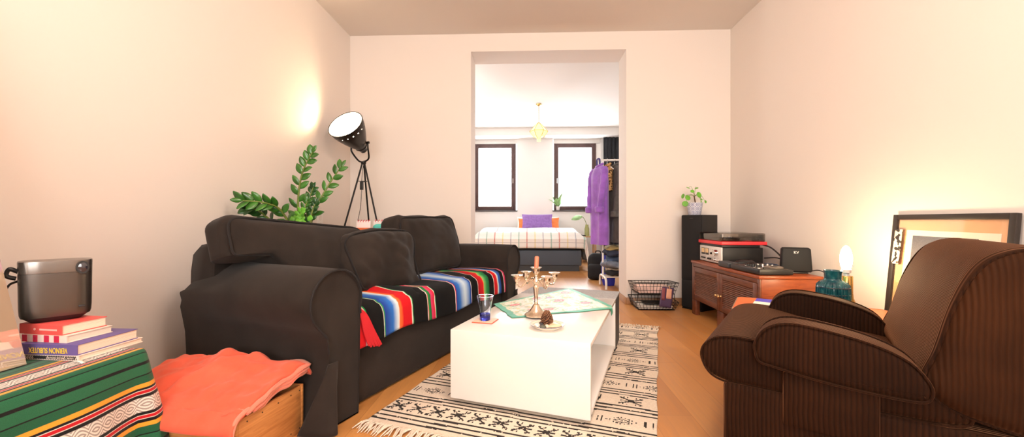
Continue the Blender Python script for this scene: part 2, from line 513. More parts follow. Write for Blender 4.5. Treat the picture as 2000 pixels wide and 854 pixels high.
place_pillow('pillow', 'orange pillow peeking out right of the purple cushion', .50, .28, .12, M['orangep'], (.45, 8.93, .845), -.33, -.05, 4)
place_pillow('cushion', 'purple rectangular cushion leaning at the head of the bed', .66, .35, .15, M['purple'], (.21, 8.68, .885), -.38, .0, 5)

# ---- nightstand with vase
ns = thing('nightstand', 'small wooden nightstand right of the bed', 'table', (1.33, 8.95, 0))
b = NB(); box(b, -.17, -.17, .545, .17, .17, .57, .004); mk('tabletop', b, M['lightwood'], ns)
for sx in (-1, 1):
    for sy in (-1, 1):
        b = NB(); box(b, sx*.14-.018, sy*.14-.018, 0, sx*.14+.018, sy*.14+.018, .545, .003); mk('leg', b, M['lightwood'], ns)
b = NB(); box(b, -.14, -.15, .10, .14, .15, .118, .003); mk('shelf', b, M['lightwood'], ns)
vs = thing('bud_vase', 'yellowish glass vase with one arching leaf on the nightstand', 'vase', (1.30, 8.9, .571))
b = NB(); lathe(b, [(0, 0), (.05, 0), (.052, .02), (.05, .16), (.034, .22), (.036, .25), (.03, .25), (.028, .22), (.044, .15), (.045, .02), (0, .015)], 24)
mk('glass_body', b, pm('yellow_glass', (.72, .74, .30, 1), .1, trans=.6), vs)
def leaf(bm, p, d, up, L, W, droop=.15, mi=0, n=6, fold=.12):
    d = V(d).normalized(); up = V(up); s = d.cross(up).normalized(); up = s.cross(d)
    t = NB(); rows = []
    for i in range(n+1):
        q = i/n; w = W/2*math.sin(PI*min(1, q*.93+.045))**.8
        c = V(p)+d*L*q-up*droop*L*q*q
        rows.append([t.verts.new(c-s*w+up*fold*w), t.verts.new(c), t.verts.new(c+s*w+up*fold*w)])
    for a, b_ in zip(rows, rows[1:]):
        for k in (0, 1): t.faces.new((a[k], a[k+1], b_[k+1], b_[k]))
    return merge(bm, t, None, mi)
M['leaf'] = pm('leaf_green', S(62, 118, 40), .35, var=.35, vs=25, spec=.5)
M['leafb'] = pm('leaf_bright', S(104, 176, 52), .4, var=.25, vs=25)
M['leafpale'] = pm('leaf_pale', S(150, 190, 130), .45, var=.3, vs=14)
M['stem'] = pm('stem_green', S(112, 128, 58), .5, var=.15)
b = NB(); tube(b, smooth_path([(0, 0, .02), (-.01, 0, .25), (-.06, 0, .38), (-.12, -.01, .44)], 6), .006, 6); mk('stem', b, M['stem'], vs)
b = NB(); leaf(b, (-.10, -.01, .43), (-.95, -.2, -.22), (0.2, -.75, .6), .25, .13, .1); mk('leaf', b, M['leafpale'], vs, solid=.002)
o = None
b = NB(); box(b, -.05, -.03, 0, .05, .03, .028, .006, 2); tube(b, [(-.03, 0, .028), (-.03, 0, .034)], .012, 8)
tag(mk('alarm_clock', b, M['black'], loc=(1.215, 8.86, .571)), 'tiny black clock lying on the nightstand edge', 'clock')
# ---- plant on the sill
sp = thing('sill_plant', 'pale leafy plant on the sill of the right bedroom window', 'plant', (.70, BYB+.03, 1.148))
b = NB(); lathe(b, [(0, 0), (.035, 0), (.05, .09), (.045, .09), (.04, .075), (0, .075)], 20); mk('pot', b, M['whitem'], sp)
b = NB()
for a, L, h in ((.2, .22, .8), (1.3, .2, .9), (2.4, .26, 1.6), (3.4, .24, .7), (4.4, .2, 1.2), (5.3, .3, 2.2)):
    leaf(b, (.01*math.cos(a), .01*math.sin(a), .07), (math.cos(a)*.5, math.sin(a)*.25, h), (-math.cos(a), -math.sin(a), .6), L*1.1, .11, .25)
mk('foliage', b, M['leafpale'], sp, solid=.002)
# ---- pendant
pl = thing('pendant_lamp', 'faceted yellow glass pendant lamp on a chain in the bedroom', 'lamp', (.20, 7.1, HC-.01))
b = NB()
for k in range(18):
    z = -.03-.0165*k*1.0
    pts = [(.006*math.cos(t_)*(k % 2), .006*math.cos(t_)*(1-k % 2), z+.011*math.sin(t_)) for t_ in [2*PI*i/8 for i in range(8)]]
    tube(b, pts, .0022, 5, True)
mk('chain', b, M['brass'], pl)
b = NB(); lathe(b, [(0, 0), (.05, 0), (.045, -.02), (.012, -.032), (0, -.032)], 20); mk('ceiling_rose', b, M['brass'], pl)
prof = [(.02, -.335), (.07, -.375), (.155, -.475), (.155, -.485), (.09, -.575), (.03, -.60)]
b = NB(); lathe(b, prof, 6); 
ng = N('yellow_glass_lit'); ng.set(col=(.95, .85, .45, 1), rough=.3, trans=.3, ecol=(1, .80, .26, 1), estr=.62)
mk('glass_shade', b, ng.m, pl, ang=15)
for k in range(6):
    a = 2*PI*k/6
    b = NB(); tube(b, [(r*math.cos(a)*1.01, r*math.sin(a)*1.01, z) for r, z in prof], .0045, 6); mk('rib', b, M['brass'], pl)
b = NB(); tube(b, [(.158*math.cos(2*PI*k/6), .158*math.sin(2*PI*k/6), -.48) for k in range(6)], .0045, 6, True); lathe(b, [(0, -.32), (.022, -.325), (.02, -.345), (0, -.345)], 12); mk('band', b, M['brass'], pl)
b = NB()
for k in range(10):
    a = 2*PI*k/10
    tube(b, [(.03*math.cos(a), .03*math.sin(a), -.60), (.028*math.cos(a), .028*math.sin(a), -.66)], .004, 5)
mk('bead_fringe', b, ng.m, pl)
# ---- curtain
b = NB()
cz = [(2.83-i*.278) for i in range(11)]
def cur(u, v):
    x = 1.705+u*.75; a = u*2*PI*9
    return V((x+.012*math.sin(a*2+1), 9.16+.035*math.sin(a)*(.8+.3*v)+.01*noise.noise(V((u*9, v*2, 0))), 2.82-v*2.79))
grid(b, 130, 14, cur)
cu = tag(mk('curtain', b, pm('curtain_black', S(52, 54, 60), .95, var=.2, vs=8), solid=.004), 'dark curtain hanging behind the clothes rack in the bedroom', 'curtain')
b = NB(); tube(b, [(1.66, 9.16, 2.835), (2.5, 9.16, 2.835)], .012, 10)
for x in (1.75, 2.45): tube(b, [(x, 9.16, 2.835), (x, 9.31, 2.835)], .007, 6)
tag(mk('curtain_rail', b, M['whitem']), 'white curtain rail above the dark bedroom curtain', 'rail')
# ---- clothes rack
rk = thing('clothes_rack', 'white tubular clothes rack just beyond the opening', 'clothes rack', (1.0, 5.5, 0))
M['rackw'] = pm('white_tube', (.82, .79, .75, 1), .35)
b = NB(); tube(b, [(-.05, 0, 1.72), (1.2, 0, 1.72)], .014, 10); mk('top_rail', b, M['rackw'], rk)
for x in (.02, 1.12):
    b = NB(); tube(b, [(x, 0, .12), (x, 0, 1.72)], .014, 10); mk('post', b, M['rackw'], rk)
    b = NB(); tube(b, smooth_path([(x, -.22, .012), (x, -.21, .12), (x, -.15, .155), (x, 0, .16), (x, .15, .155), (x, .21, .12), (x, .22, .012)], 5), .016, 10); mk('foot', b, M['rackw'], rk)
b = NB()
for y in (-.13, -.06, 0, .06, .13): tube(b, [(.02, y, .16), (1.12, y, .16)], .007, 6)
mk('shelf_bar', b, M['rackw'], rk)
# garments: a coat hanging seen three-quarter
def hanger(x, ang, label):
    o = thing('clothes_hanger', label, 'hanger', (x, 5.5, 1.72), ang, 'white hangers on the clothes rack')
    b = NB(); tube(b, smooth_path([(0, 0, .018), (.016, .0, .012), (.018, 0, -.005), (.0, 0, -.03), (0, 0, -.07)], 5), .0025, 6); mk('hook', b, M['chrome'], o)
    b = NB(); tube(b, smooth_path([(-.19, 0, -.14), (-.1, 0, -.10), (0, 0, -.07), (.1, 0, -.10), (.19, 0, -.14)], 5), .006, 6); mk('shoulder_bar', b, M['whitem'], o)
    return o
def garment(name, label, cat, x, ang, mat, length, w=.23, th=.09, sleeve=.55, flare=1.2, slmat=None, cuff=True):
    o = thing(name, label, cat, (x, 5.5, 1.72), ang)
    loops = []
    for i in range(22):
        q = i/21; z = -.075-q*length
        if q < .08: hw = .07+(w-.07)*math.sin(q/.08*PI/2)
        else: hw = w*(1+(flare-1)*(q-.08))
        tk = (.03+th*math.sin(min(1, q/.15)*PI/2))*(1-.12*q)
        lp = []
        for k in range(36):
            a = 2*PI*k/36
            wob = 1+(.05+.24*q)*math.sin(a*7+x*7+q*2)+.05*noise.noise(V((math.cos(a)*3, q*4, x*9)))
            lp.append(V((hw*math.copysign(abs(math.cos(a))**.75, math.cos(a))*(1+.03*math.sin(q*9+a)), tk*math.sin(a)*wob, z)))
        loops.append(lp)
    b = NB(); loft(b, loops); mk('bodice', b, mat, o, ang=70)
    for s in (-1, 1):
        pts = smooth_path([(s*(w-.06), 0, -.13), (s*(w-.015), -.02, -.2), (s*(w-.02), -.045, -.13-sleeve*.5), (s*(w-.05), -.075, -.13-sleeve)], 5)
        b = NB(); rr = [.052-.012*i/(len(pts)-1)+.004*math.sin(i*2.2) for i in range(len(pts))]
        tube(b, pts, rr, 14); mk('sleeve', b, mat, o, ang=70)
        if cuff:
            p = pts[-1]; b = NB(); tube(b, [p+V((0, 0, .06)), p+V((0, 0, .05)), p+V((0, 0, -.01)), p+V((0, 0, -.02))], [.05, .062, .06, .05], 14); mk('cuff', b, mat, o)
    b = NB(); tube(b, [(.06*math.cos(t_), .035*math.sin(t_), -.07+.02*math.sin(t_+.4)) for t_ in [2*PI*i/16 for i in range(16)]], .018, 8, True); mk('collar', b, mat, o)
    return o
M['pshirt'] = pm('purple_corduroy', S(146, 92, 190), .8, var=.22, vs=7, sheen=.4)
wv = M['pshirt']
M['coat'] = pm('dark_grey_wool', S(92, 89, 88), .95, var=.15, vs=20)
M['navy'] = pm('navy_cloth', S(56, 50, 130), .9, var=.2, vs=10)
nl = N('leopard_print'); f = nl.noise(42, detail=1)
nl.set(col=nl.ramp(f, [(.40, (.03, .015, .008, 1)), (.46, (.5, .26, .09, 1)), (.6, (.6, .36, .15, 1))]), rough=.9); M['leopard'] = nl.m
garment('shirt', 'purple corduroy overshirt hanging at the front end of the clothes rack', 'shirt', .972, rad(-70), M['pshirt'], 1.06, .18, .050, .56, 1.10)
garment('blouse', 'leopard print blouse between the purple shirt and grey coat', 'blouse', 1.075, rad(-76), M['leopard'], .34, .11, .020, .2, 1.0, cuff=False)
garment('coat', 'dark grey wool coat hanging behind the purple shirt', 'coat', 1.175, rad(-72), M['coat'], 1.03, .19, .035, .62, 1.05)
garment('jacket', 'navy blue jacket hanging right of the dark grey coat', 'jacket', 1.275, rad(-70), M['navy'], 1.0, .20, .045, .58, 1.1)
for x, a, l in ((.972, -70, 'white hanger holding the purple overshirt'), (1.075, -76, 'white hanger holding the leopard print blouse'), (1.175, -72, 'white hanger holding the dark grey coat'), (1.275, -70, 'white hanger holding the navy jacket')):
    hanger(x, rad(a), l)
b = NB()
tube(b, smooth_path([(0, 0, .02), (.012, -.03, .0), (.01, -.035, -.12), (0, -.03, -.2)], 6), [.012]*19, 8)
tube(b, smooth_path([(0, 0, .02), (-.012, .03, .0), (-.012, .03, -.08)], 6), [.012]*13, 8)
tag(mk('scarf', b, pm('indigo_scarf', S(62, 58, 120), .9), loc=(.957, 5.5, 1.722)), 'indigo scarf looped over the left end of the rack rail', 'scarf')
# pile of clothes on the low bars
piles = [('folded_trousers', 'black trousers lowest in the pile under the rack', .17, .075, S(38, 38, 42), .0),
         ('folded_sweater', 'beige sweater second from the bottom of the clothes pile', .245, .04, S(178, 160, 140), .02),
         ('folded_jeans', 'pale washed jeans low in the clothes pile under the rack', .285, .07, S(120, 130, 148), -.03),
         ('folded_jeans', 'mid blue jeans in the middle of the clothes pile', .355, .085, S(70, 86, 112), .03),
         ('folded_jeans', 'dark blue jeans high in the clothes pile', .44, .06, S(48, 56, 76), -.02),
         ('folded_trousers', 'khaki trousers topmost in the clothes pile', .50, .06, S(176, 156, 100), .01)]
for k, (nm, lb, z, h, c, dx) in enumerate(piles):
    b = NB(); cushion(b, .44, .30, h*1.02, .028, (.02, .03, .012), 12, .03, 9, k*3.1)
    tag(mk(nm, b, pm(nm+str(k), c, .95, var=.3, vs=14), loc=(1.275+dx, 5.5+dx*.6, z+h/2), rot=(0, .04*(-1)**k, .12*(-1)**k)), lb, 'clothes', 'clothes piled under the rack')
bg = thing('carrier_bag', 'blue carrier bag with white and red print behind the rack post', 'bag', (1.135, 5.72, 0))
b = NB(); cushion(b, .16, .13, .50, .03, (.01, .01, 0), 8, .012, 7); 
for v in b.verts: v.co.z += .25
mk('bag_body', b, pm('bag_blue', S(44, 52, 190), .5), bg)
b = NB(); box(b, -.05, -.076, .34, .05, -.071, .44, .003); mk('white_print', b, M['whitem'], bg)
b = NB(); box(b, -.04, -.078, .12, .05, -.071, .19, .003); mk('red_print', b, pm('print_red', S(200, 40, 60), .5), bg)
bp = thing('backpack', 'black backpack with front pocket standing beside the rack', 'bag', (1.10, 6.35, 0), -.2)
b = NB(); cushion(b, .28, .19, .40, .085, (.02, .02, .0), 12, .006, 6)
for v in b.verts: v.co.z += .20
mk('bag_body', b, M['matte'], bp)
b = NB(); cushion(b, .30, .12, .235, .05, (.0, .02, .0), 10, .004, 6)
for v in b.verts: v.co.z += .125; v.co.y -= .13
mk('front_pocket', b, M['matte'], bp)
b = NB(); tube(b, smooth_path([(-.04, 0, .395), (-.03, 0, .43), (.03, 0, .43), (.04, 0, .395)], 5), .008, 8); mk('handle', b, M['matte'], bp)
# ================================================================== sofa
SA = rad(21)
SO = V((-.885, 1.61, 0)); SL, SD = 2.273, .97
sofa = thing('sofa', 'long black slipcovered sofa with rolled arms and piped back cushions', 'sofa', SO, PI/2-SA)
def arm_outline():
    pts = [(.275, .005), (.280, .25), (.283, .47)]
    for i in range(17):
        a = rad(-20+i*(250/16))
        pts.append((.145+.143*math.cos(a), .548+.143*math.sin(a)))
    pts += [(.088, .40), (.098, .33), (.098, .18), (.085, .08), (.066, .005)]
    return pts
def arm_bm(mirror):
    pts = arm_outline(); cx, cz = .17, .35
    loops = []
    for y, k in ((0.008, .965), (0.0, .985), (.012, 1.0), (.2, 1.004), (.5, 1.0), (.8, .995), (.93, .985), (SD-.004, .95)):
        lp = []
        for x, z in pts:
            X = cx+(x-cx)*k; Z = cz+(z-cz)*k if z > .03 else z
            f = max(0, (y-.45)/.5)
            if x < .15 and z < .55:
                sh = .03 if z > .5 else (.03-.065*(.5-z)/.1 if z > .4 else -.035*(z/.4)**.5)
                X += sh*f
            elif z >= .548:
                zl = .548+.19*min(1, max(0, (x-.02)/.20)); tgt = max(z, zl) if x > .15 else zl
                Z += (tgt-z)*f*.9
                if x < .15: X += .03*f
            w = .006*noise.noise(V((x*5, y*6, z*5)))
            X += w; Z += w*.5 if z > .03 else 0
            lp.append(V(((SL-X) if mirror else X, y, Z)))
        loops.append(lp)
    b = NB(); loft(b, loops); return b
for m in (False, True):
    a = mk('arm', arm_bm(m), M['sofa'], sofa, ang=50)
    b = NB(); o_ = arm_outline()
    tube(b, [V(((SL-x) if m else x, -.0015, z)) for x, z in [(.17+(p-.17)*.985, .35+(q-.35)*.985) for p, q in o_[2:22]]], .0055, 6)
    mk('arm_piping', b, M['piping'], a)
# seat base
b = NB(); box(b, .27, .055, .004, SL-.27, SD-.05, .325, .03, 3); mk('base', b, M['sofa'], sofa)
# back frame
b = NB()
prof = [(.80, .2), (.76, .5), (.745, .70), (.76, .765), (.81, .79), (.885, .785), (.935, .75), (.955, .66), (.965, .3), (.97, .006), (.82, .006)]
loops = []
for i, x in enumerate([.085, .10, .14, .5, 1.0, 1.5, SL-.14, SL-.10, SL-.085]):
    k = {0: .93, 1: .98, 7: .98, 8: .93}.get(i, 1)
    loops.append([V((x, .86+(y-.86)*k, .4+(z-.4)*k if z > .01 else z)) for y, z in prof])
loft(b, loops); mk('back_frame', b, M['sofa'], sofa, ang=50)
# seat cushions
SEAT = .458
for x0, x1 in ((.285, SL/2), (SL/2, SL-.285)):
    b = NB(); cushion(b, x1-x0-.006, .72, .16, .055, (.0, .012, .012), 14, .008, 4, x0, M=T((x0+x1)/2, .415, .386))
    mk('seat_cushion', b, M['sofa'], sofa, ang=60)
# corner pleats of the slipcover
for s in (0, 1):
    b = NB()
    def pl_(u, v):
        z = .285*(1-v)+.004
        a = u*2-1
        k = v**1.1
        x = .085-.075*k+.05*u*(1+1.2*k); y = -.012-.045*k*(1-abs(a)**1.5)-.012*k*math.cos(u*9)
        if u < .35: y += (.35-u)*.30*k
        return V(((SL-x) if s else x, y, z))
    grid(b, 22, 12, pl_)
    mk('corner_pleat', b, M['sofa'], sofa, ang=70, solid=.008, offs=0)
# back cushions: three loose, boxed
def back_cushion(w, h, d, loc, rx, ry, rz, seed, shape=None, pip=True):
    b = NB(); cushion(b, w, d, h, .065, (.012, .05, .018), 26, .022, 3.2, seed, shape=shape)
    for v_ in b.verts:
        q = v_.co; r_ = noise.noise(V((q.x*7+q.z*5+seed, q.z*9-q.x*3, seed))); v_.co.y += .010*abs(r_)*(1 if q.y < 0 else 0)
    Mx = T(*loc, rx, ry, rz)
    bmesh.ops.transform(b, matrix=Mx, verts=b.verts)
    c = mk('back_cushion', b, M['sofa'], sofa, ang=70)
    if pip:
        pts = []
        for k in range(48):
            a = 2*PI*k/48
            q = V((math.copysign(abs(math.cos(a))**.28, math.cos(a))*(w/2-.012), -d/2+.014, math.copysign(abs(math.sin(a))**.28, math.sin(a))*(h/2-.012)))
            kk = V((q.x*3.2+seed, q.y*3.2, q.z*3.2))
            q += V((noise.noise(kk), noise.noise(kk+V((9, 0, 0))), noise.noise(kk+V((0, 9, 0)))))*.022
            if shape: q = shape(q)
            pts.append(q)
        b = NB(); tube(b, pts, .006, 6, True, M=Mx); mk('cushion_piping', b, M['piping'], c)
    return c
def sag1(q):
    q = q.copy()
    if q.z < 0: q.z *= 1-.85*min(1, max(0, (-.08-q.x)/.16))**1.5
    if q.z > 0: q.z -= (.055*(q.x+.44)/.88+.02*math.sin((q.x+.44)*5))*q.z/.2
    return q
back_cushion(.88, .40, .21, (.435, .60, .718), rad(-14), rad(3.5), rad(1.5), 2.0, sag1)
def sag3(q):
    q = q.copy()
    if q.z > 0: q.z += .025*(abs(q.x)/.4)**2*q.z/.2
    return q
back_cushion(.80, .46, .22, (1.60, .575, .695), rad(-13), rad(-1), rad(2), 7.0, sag3)
def sag2(q):
    q = q.copy()
    if q.z > 0: q.z -= .05*max(0, (-q.x)/.3)*q.z/.2
    q.y -= .030*noise.noise(V((q.x*6, 1, q.z*6)))+.026*abs(noise.noise(V((q.x*9+q.z*7, 3, q.z*9-q.x*4))))
    return q
back_cushion(.60, .43, .15, (.895, .43, .638), rad(-20), rad(3), rad(-3), 4.0, sag2)

# ================================================================== serape
st = []
def band(a0, a1, c0, c1=None):
    c1 = c1 or c0
    st.append((a0, c0)); st.append((a1-.0008, c1))
K = (.0055, .0055, .006, 1); W_ = (.78, .70, .64, 1); RD = (.60, .010, .016, 1); OR = (.85, .15, .035, 1); GN = (.025, .26, .075, 1); LG = (.22, .50, .16, 1); B0 = (.018, .055, .30, 1); B1 = (.03, .16, .54, 1); B2 = (.55, .68, .78, 1); PK = (.62, .05, .16, 1)
seq = [(.255, .285, W_, K), (.285, .33, RD, RD), (.33, .344, PK, W_), (.344, .352, GN), (.352, .46, K), (.46, .466, W_), (.466, .474, GN), (.474, .485, B0), (.485, .54, B0, B1), (.54, .575, B1, B2), (.575, .592, B2, W_), (.592, .606, OR, OR), (.606, .622, OR, RD), (.622, .70, RD, RD), (.70, .706, W_), (.706, .714, GN), (.714, .85, K), (.85, .856, W_), (.856, .862, RD), (.862, .89, GN, (.01, .12, .03, 1)), (.89, .93, PK, RD), (.93, .937, W_), (.937, .943, GN), (.943, 1.165, K), (1.165, 1.173, W_), (1.173, 1.18, RD), (1.18, 1.23, B0, B1), (1.23, 1.30, B1, B2), (1.30, 1.375, B2, B1), (1.375, 1.395, B0), (1.395, 1.40, W_), (1.40, 1.495, K), (1.495, 1.50, W_), (1.50, 1.575, (.35, .01, .015, 1), RD), (1.575, 1.59, OR, LG), (1.59, 1.63, LG, GN), (1.63, 1.68, GN, (.01, .12, .04, 1)), (1.68, 1.76, K), (1.76, 1.767, W_), (1.767, 1.82, RD), (1.82, 1.828, OR, W_), (1.828, 1.85, B2, B2), (1.85, 1.90, B1, B0), (1.90, 1.955, K), (1.955, 1.962, W_), (1.962, 2.02, PK, RD)]
for q in seq: band(*q)
ns_ = N('serape_wool')
uv = ns_.sep(ns_.mapv(src='UV'))
wob = ns_.math('MULTIPLY', ns_.math('SUBTRACT', ns_.noise(7, ns_.mapv(src='UV'), 3), .5), .012)
fine = ns_.math('MULTIPLY', ns_.math('SUBTRACT', ns_.noise(1, ns_.mapv((260, 9, 1), src='UV'), 2), .5), .020)
xx = ns_.math('ADD', ns_.math('ADD', uv[0], wob), fine)
ns_.set(col=ns_.long_ramp(xx, st), rough=.95, sheen=.02, spec=.15); ns_.bump(ns_.noise(1, ns_.mapv((400, 60, 1), src='UV'), 2), .3, .003)
M['serape'] = ns_.m
SRX0, SRX1 = .292, SL-.270
def ser(u, v):
    a = SRX0+u*(SRX1-SRX0)
    s = v*.86      # v from the hanging front hem to the back
    front = .165+.012*math.sin(a*7)+.008*noise.noise(V((a*4, 0, 2)))
    top = SEAT+.019
    wv_ = noise.noise(V((a*3.4, s*4.5, 5)))
    if s < front:
        d = front-s
        z = top-.012-d; y = .036-.010*math.sin(d*10)+.010*noise.noise(V((a*6, d*4, 1)))
        if d < .035: k = d/.035; z = top-.03*(k**2)-.004; y = .085-.050*(k**.6)
    else:
        y = .085+(s-front); z = top+.010*wv_+.004
        y += .012*noise.noise(V((a*3, s*2, 8)))
        z += .035*max(0, (s-.62)/.2)**2
        z += .014*max(0, math.sin(a*8.5+s*4)-.55)/.45*min(1, (s-front)/.2)
        # sits a little higher over each cushion's crown
        z += .006*math.sin((a-SRX0)/(SL/2-.285)*PI)**2
    return V((a, y, z))
def seruv(u, v):
    a = SRX0+u*(SRX1-SRX0); s = v*.86
    sh = .10*max(0, s-.17)+.05*math.sin(s*7)*max(0, s-.17)
    return (min(2.019, max(.256, a-sh*.6-.006)), s)
b = NB(); grid(b, 190, 70, ser, seruv)
srp = mk('serape_blanket', b, M['serape'], None, ang=80, solid=.006, offs=1, loc=SO, rot=(0, 0, PI/2-SA))
tag(srp, 'striped black, blue, red and green woven blanket spread over the sofa seat', 'blanket')
b = NB()
for k in range(13):
    u = k/12
    p0 = V((.296+.028*u, .030, .455-.01*u)); 
    pts = smooth_path([V((.292+.02*u, .07, SEAT+.022)), V((.300+.035*u, .022, .455)), V((.318+.07*u, .012, .37-.015*u)), V((.345+.085*u, .006, .295-.02*u+.006*math.sin(k*2.3)))], 4)
    tube(b, pts, .0052, 6)
mk('red_fringe', b, pm('fringe_red', (.52, .012, .02, 1), .9), srp)

# ================================================================== coffee table
CT = V((-.377, 1.968, 0)); CA = math.atan2(-.306, .952)   # local x = width, y = length
TW, TL, TH = .683, 1.07, .37
ct = thing('coffee_table', 'low white lacquered coffee table with an open side, standing on the rug', 'table', CT, CA)
th = .022
b = NB(); box(b, 0, .003, TH-th, TW, TL, TH, .003); mk('tabletop', b, M['white'], ct)
b = NB(); box(b, 0, 0, .035, TW, th, TH-.001, .003); mk('front_panel', b, M['white'], ct)
b = NB(); box(b, .001, TL-th, .035, TW-.001, TL, TH-th-.001, .003); mk('back_panel', b, M['white'], ct)
b = NB(); box(b, .001, th+.001, .035, .02, TL-th-.001, TH-th-.001, .002); mk('side_panel', b, M['white'], ct)
b = NB(); box(b, .021, th+.001, .036, TW-.004, TL-th-.001, .056, .002); mk('bottom_shelf', b, M['white'], ct)
b = NB(); box(b, .055, .05, .009, TW-.02, TL-.05, .034, .002); mk('plinth', b, M['white'], ct)
gb = thing('grey_bench', 'low anthracite block with grey felt top, pushed against the far end of the white table', 'bench', CT, CA)
b = NB(); box(b, .004, TL+.004, .0085, TW-.004, TL+.30, TH-.012, .004); mk('body', b, M['darkgrey'], gb)
b = NB(); box(b, .0, TL+.004, TH-.011, TW, TL+.305, TH+.002, .005); mk('felt_top', b, M['grey'], gb)

# ---- rug, woven pattern as faces of two yarn colours
RW, RL = 1.228, 2.10
rug_bm = NB()
NU, NV = 205, 350
rr_ = random.Random(5)
glyph_x = ["#...#...#", ".#.###.#.", "..#####..", "#.#####.#", "..#####..", ".#.###.#.", "#...#...#"]
def rugpat(u, v):
    x = u*RW; y = v*RL
    y += .004*noise.noise(V((x*5, y*3, 1)))+.0035*math.sin(x*9+y*3)
    per = .42; q = (y-.045) % per; row = int((y-.045)//per)
    tri = lambda c, w=.0135: abs(q-c) < w/2
    fig = row == 0
    if tri(.0) or tri(.035) or tri(.07) or abs(q-per) < .0067: return 1
    if tri(.235) or tri(.265, .012) or tri(.205, .010): return 1
    # wide band .08-.195 : large figures and tallies
    if .088 < q < .19:
        py = (q-.139)/.042
        cell = .105 if row == 0 else .17; cx = (x % cell)-cell/2; k = int(x//cell)
        if k % 2 == 0 or row == 0:
            ax = abs(cx)/(.044 if row == 0 else .058)
            if ax < 1 and abs(py) < 1.05:
                if abs(abs(py)-ax*.75-.12) < .16 and ax > .06: return 1
                if ax < .22 and abs(py) < .35: return 1
                if abs(py) > .75 and (int((cx+.2)/.010) % 2 == 0) and ax > .25: return 1
                if ax < .9 and abs(py) < .12: return 1
        else:
            for t_ in (-.018, 0, .018):
                if abs(cx-t_-.004*py) < .0042 and abs(py) < .85: return 1
    if .28 < q < .40:
        py = (q-.34)/.036
        cell = .24; xx_ = x+(.11 if row % 2 else 0); cx = (xx_ % cell)-cell/2
        ax = abs(cx)/.07
        r_ = ax+abs(py)
        if .80 < r_ < 1.06 and int((cx+1)/.008) % 2 == 0: return 1
        if .40 < r_ < .60 or r_ < .16: return 1
        for t_ in (-.105, -.088, .100):
            if abs(cx-t_) < .004 and abs(py) < .7: return 1
    return 0
def rugf(u, v):
    x = u*RW; y = v*RL
    ed = .010*noise.noise(V((y*5, 2 if u < .5 else 9, 0)))*(1 if u in (0, 1) or u < .02 or u > .98 else 0)
    z = .005+.0016*math.sin(y*31+x*2)*noise.noise(V((x*2, y*2, 0)))
    return V((x+ed, y, z))
grid(rug_bm, NU, NV, rugf, None, mif=lambda u, v: rugpat(u, v) if rr_.random() > .02 else 0)
n = N('rug_cream'); f = n.noise(120, n.mapv((1, 6, 1)), 3)
n.set(col=n.ramp(f, [(.3, (.62, .51, .40, 1)), (.7, (.84, .74, .62, 1))]), rough=.98); n.bump(n.noise(160, n.mapv((1, 5, 1))), .5, .004); M['cream'] = n.m
M['rugblack'] = pm('rug_black', (.022, .018, .016, 1), .98, var=.5, vs=90)
uN, vN = V((.952, -.306, 0)), V((.306, .952, 0))
RO = uN*(-.734*.952+1.76*-.306+.0)+vN*1.478
RO = uN*(-1.237)+vN*1.478
rug = mk('rug', rug_bm, [M['cream'], M['rugblack']], None, loc=(RO.x, RO.y, .001), rot=(0, 0, CA), solid=.005, offs=-1)
tag(rug, 'cream flatweave rug with black bands and small tribal figures under the coffee table', 'rug')
for yy, sgn, nm in ((0, -1, 0), (RL, 1, 1)):
    b = NB()
    for k in range(150):
        x = (k+.5)/150*RW+rr_.uniform(-.003, .003); L = rr_.uniform(.05, .10)*(1 if sgn < 0 else .65)
        dx = rr_.uniform(-.03, .03)
        tube(b, [(x, yy-.004*sgn, .007), (x+dx*.3, yy+sgn*L*.4, .010+rr_.uniform(0, .010)), (x+dx*.8, yy+sgn*L*.8, .007), (x+dx, yy+sgn*L, .004)], [.0035, .004, .003, .0015], 5)
    mk('fringe', b, M['cream'], rug)
b = NB(); rr2 = random.Random(3)
for k in range(6):
    tube(b, smooth_path([(.87+.008*k, RL-.01, .008), (.88+.006*k, RL+.05, .03), (.885+.004*k, RL+.08, .06+.005*k), (.872+.004*k, RL+.085, .085)], 4), .004, 5)
mk('fringe', b, M['cream'], rug)

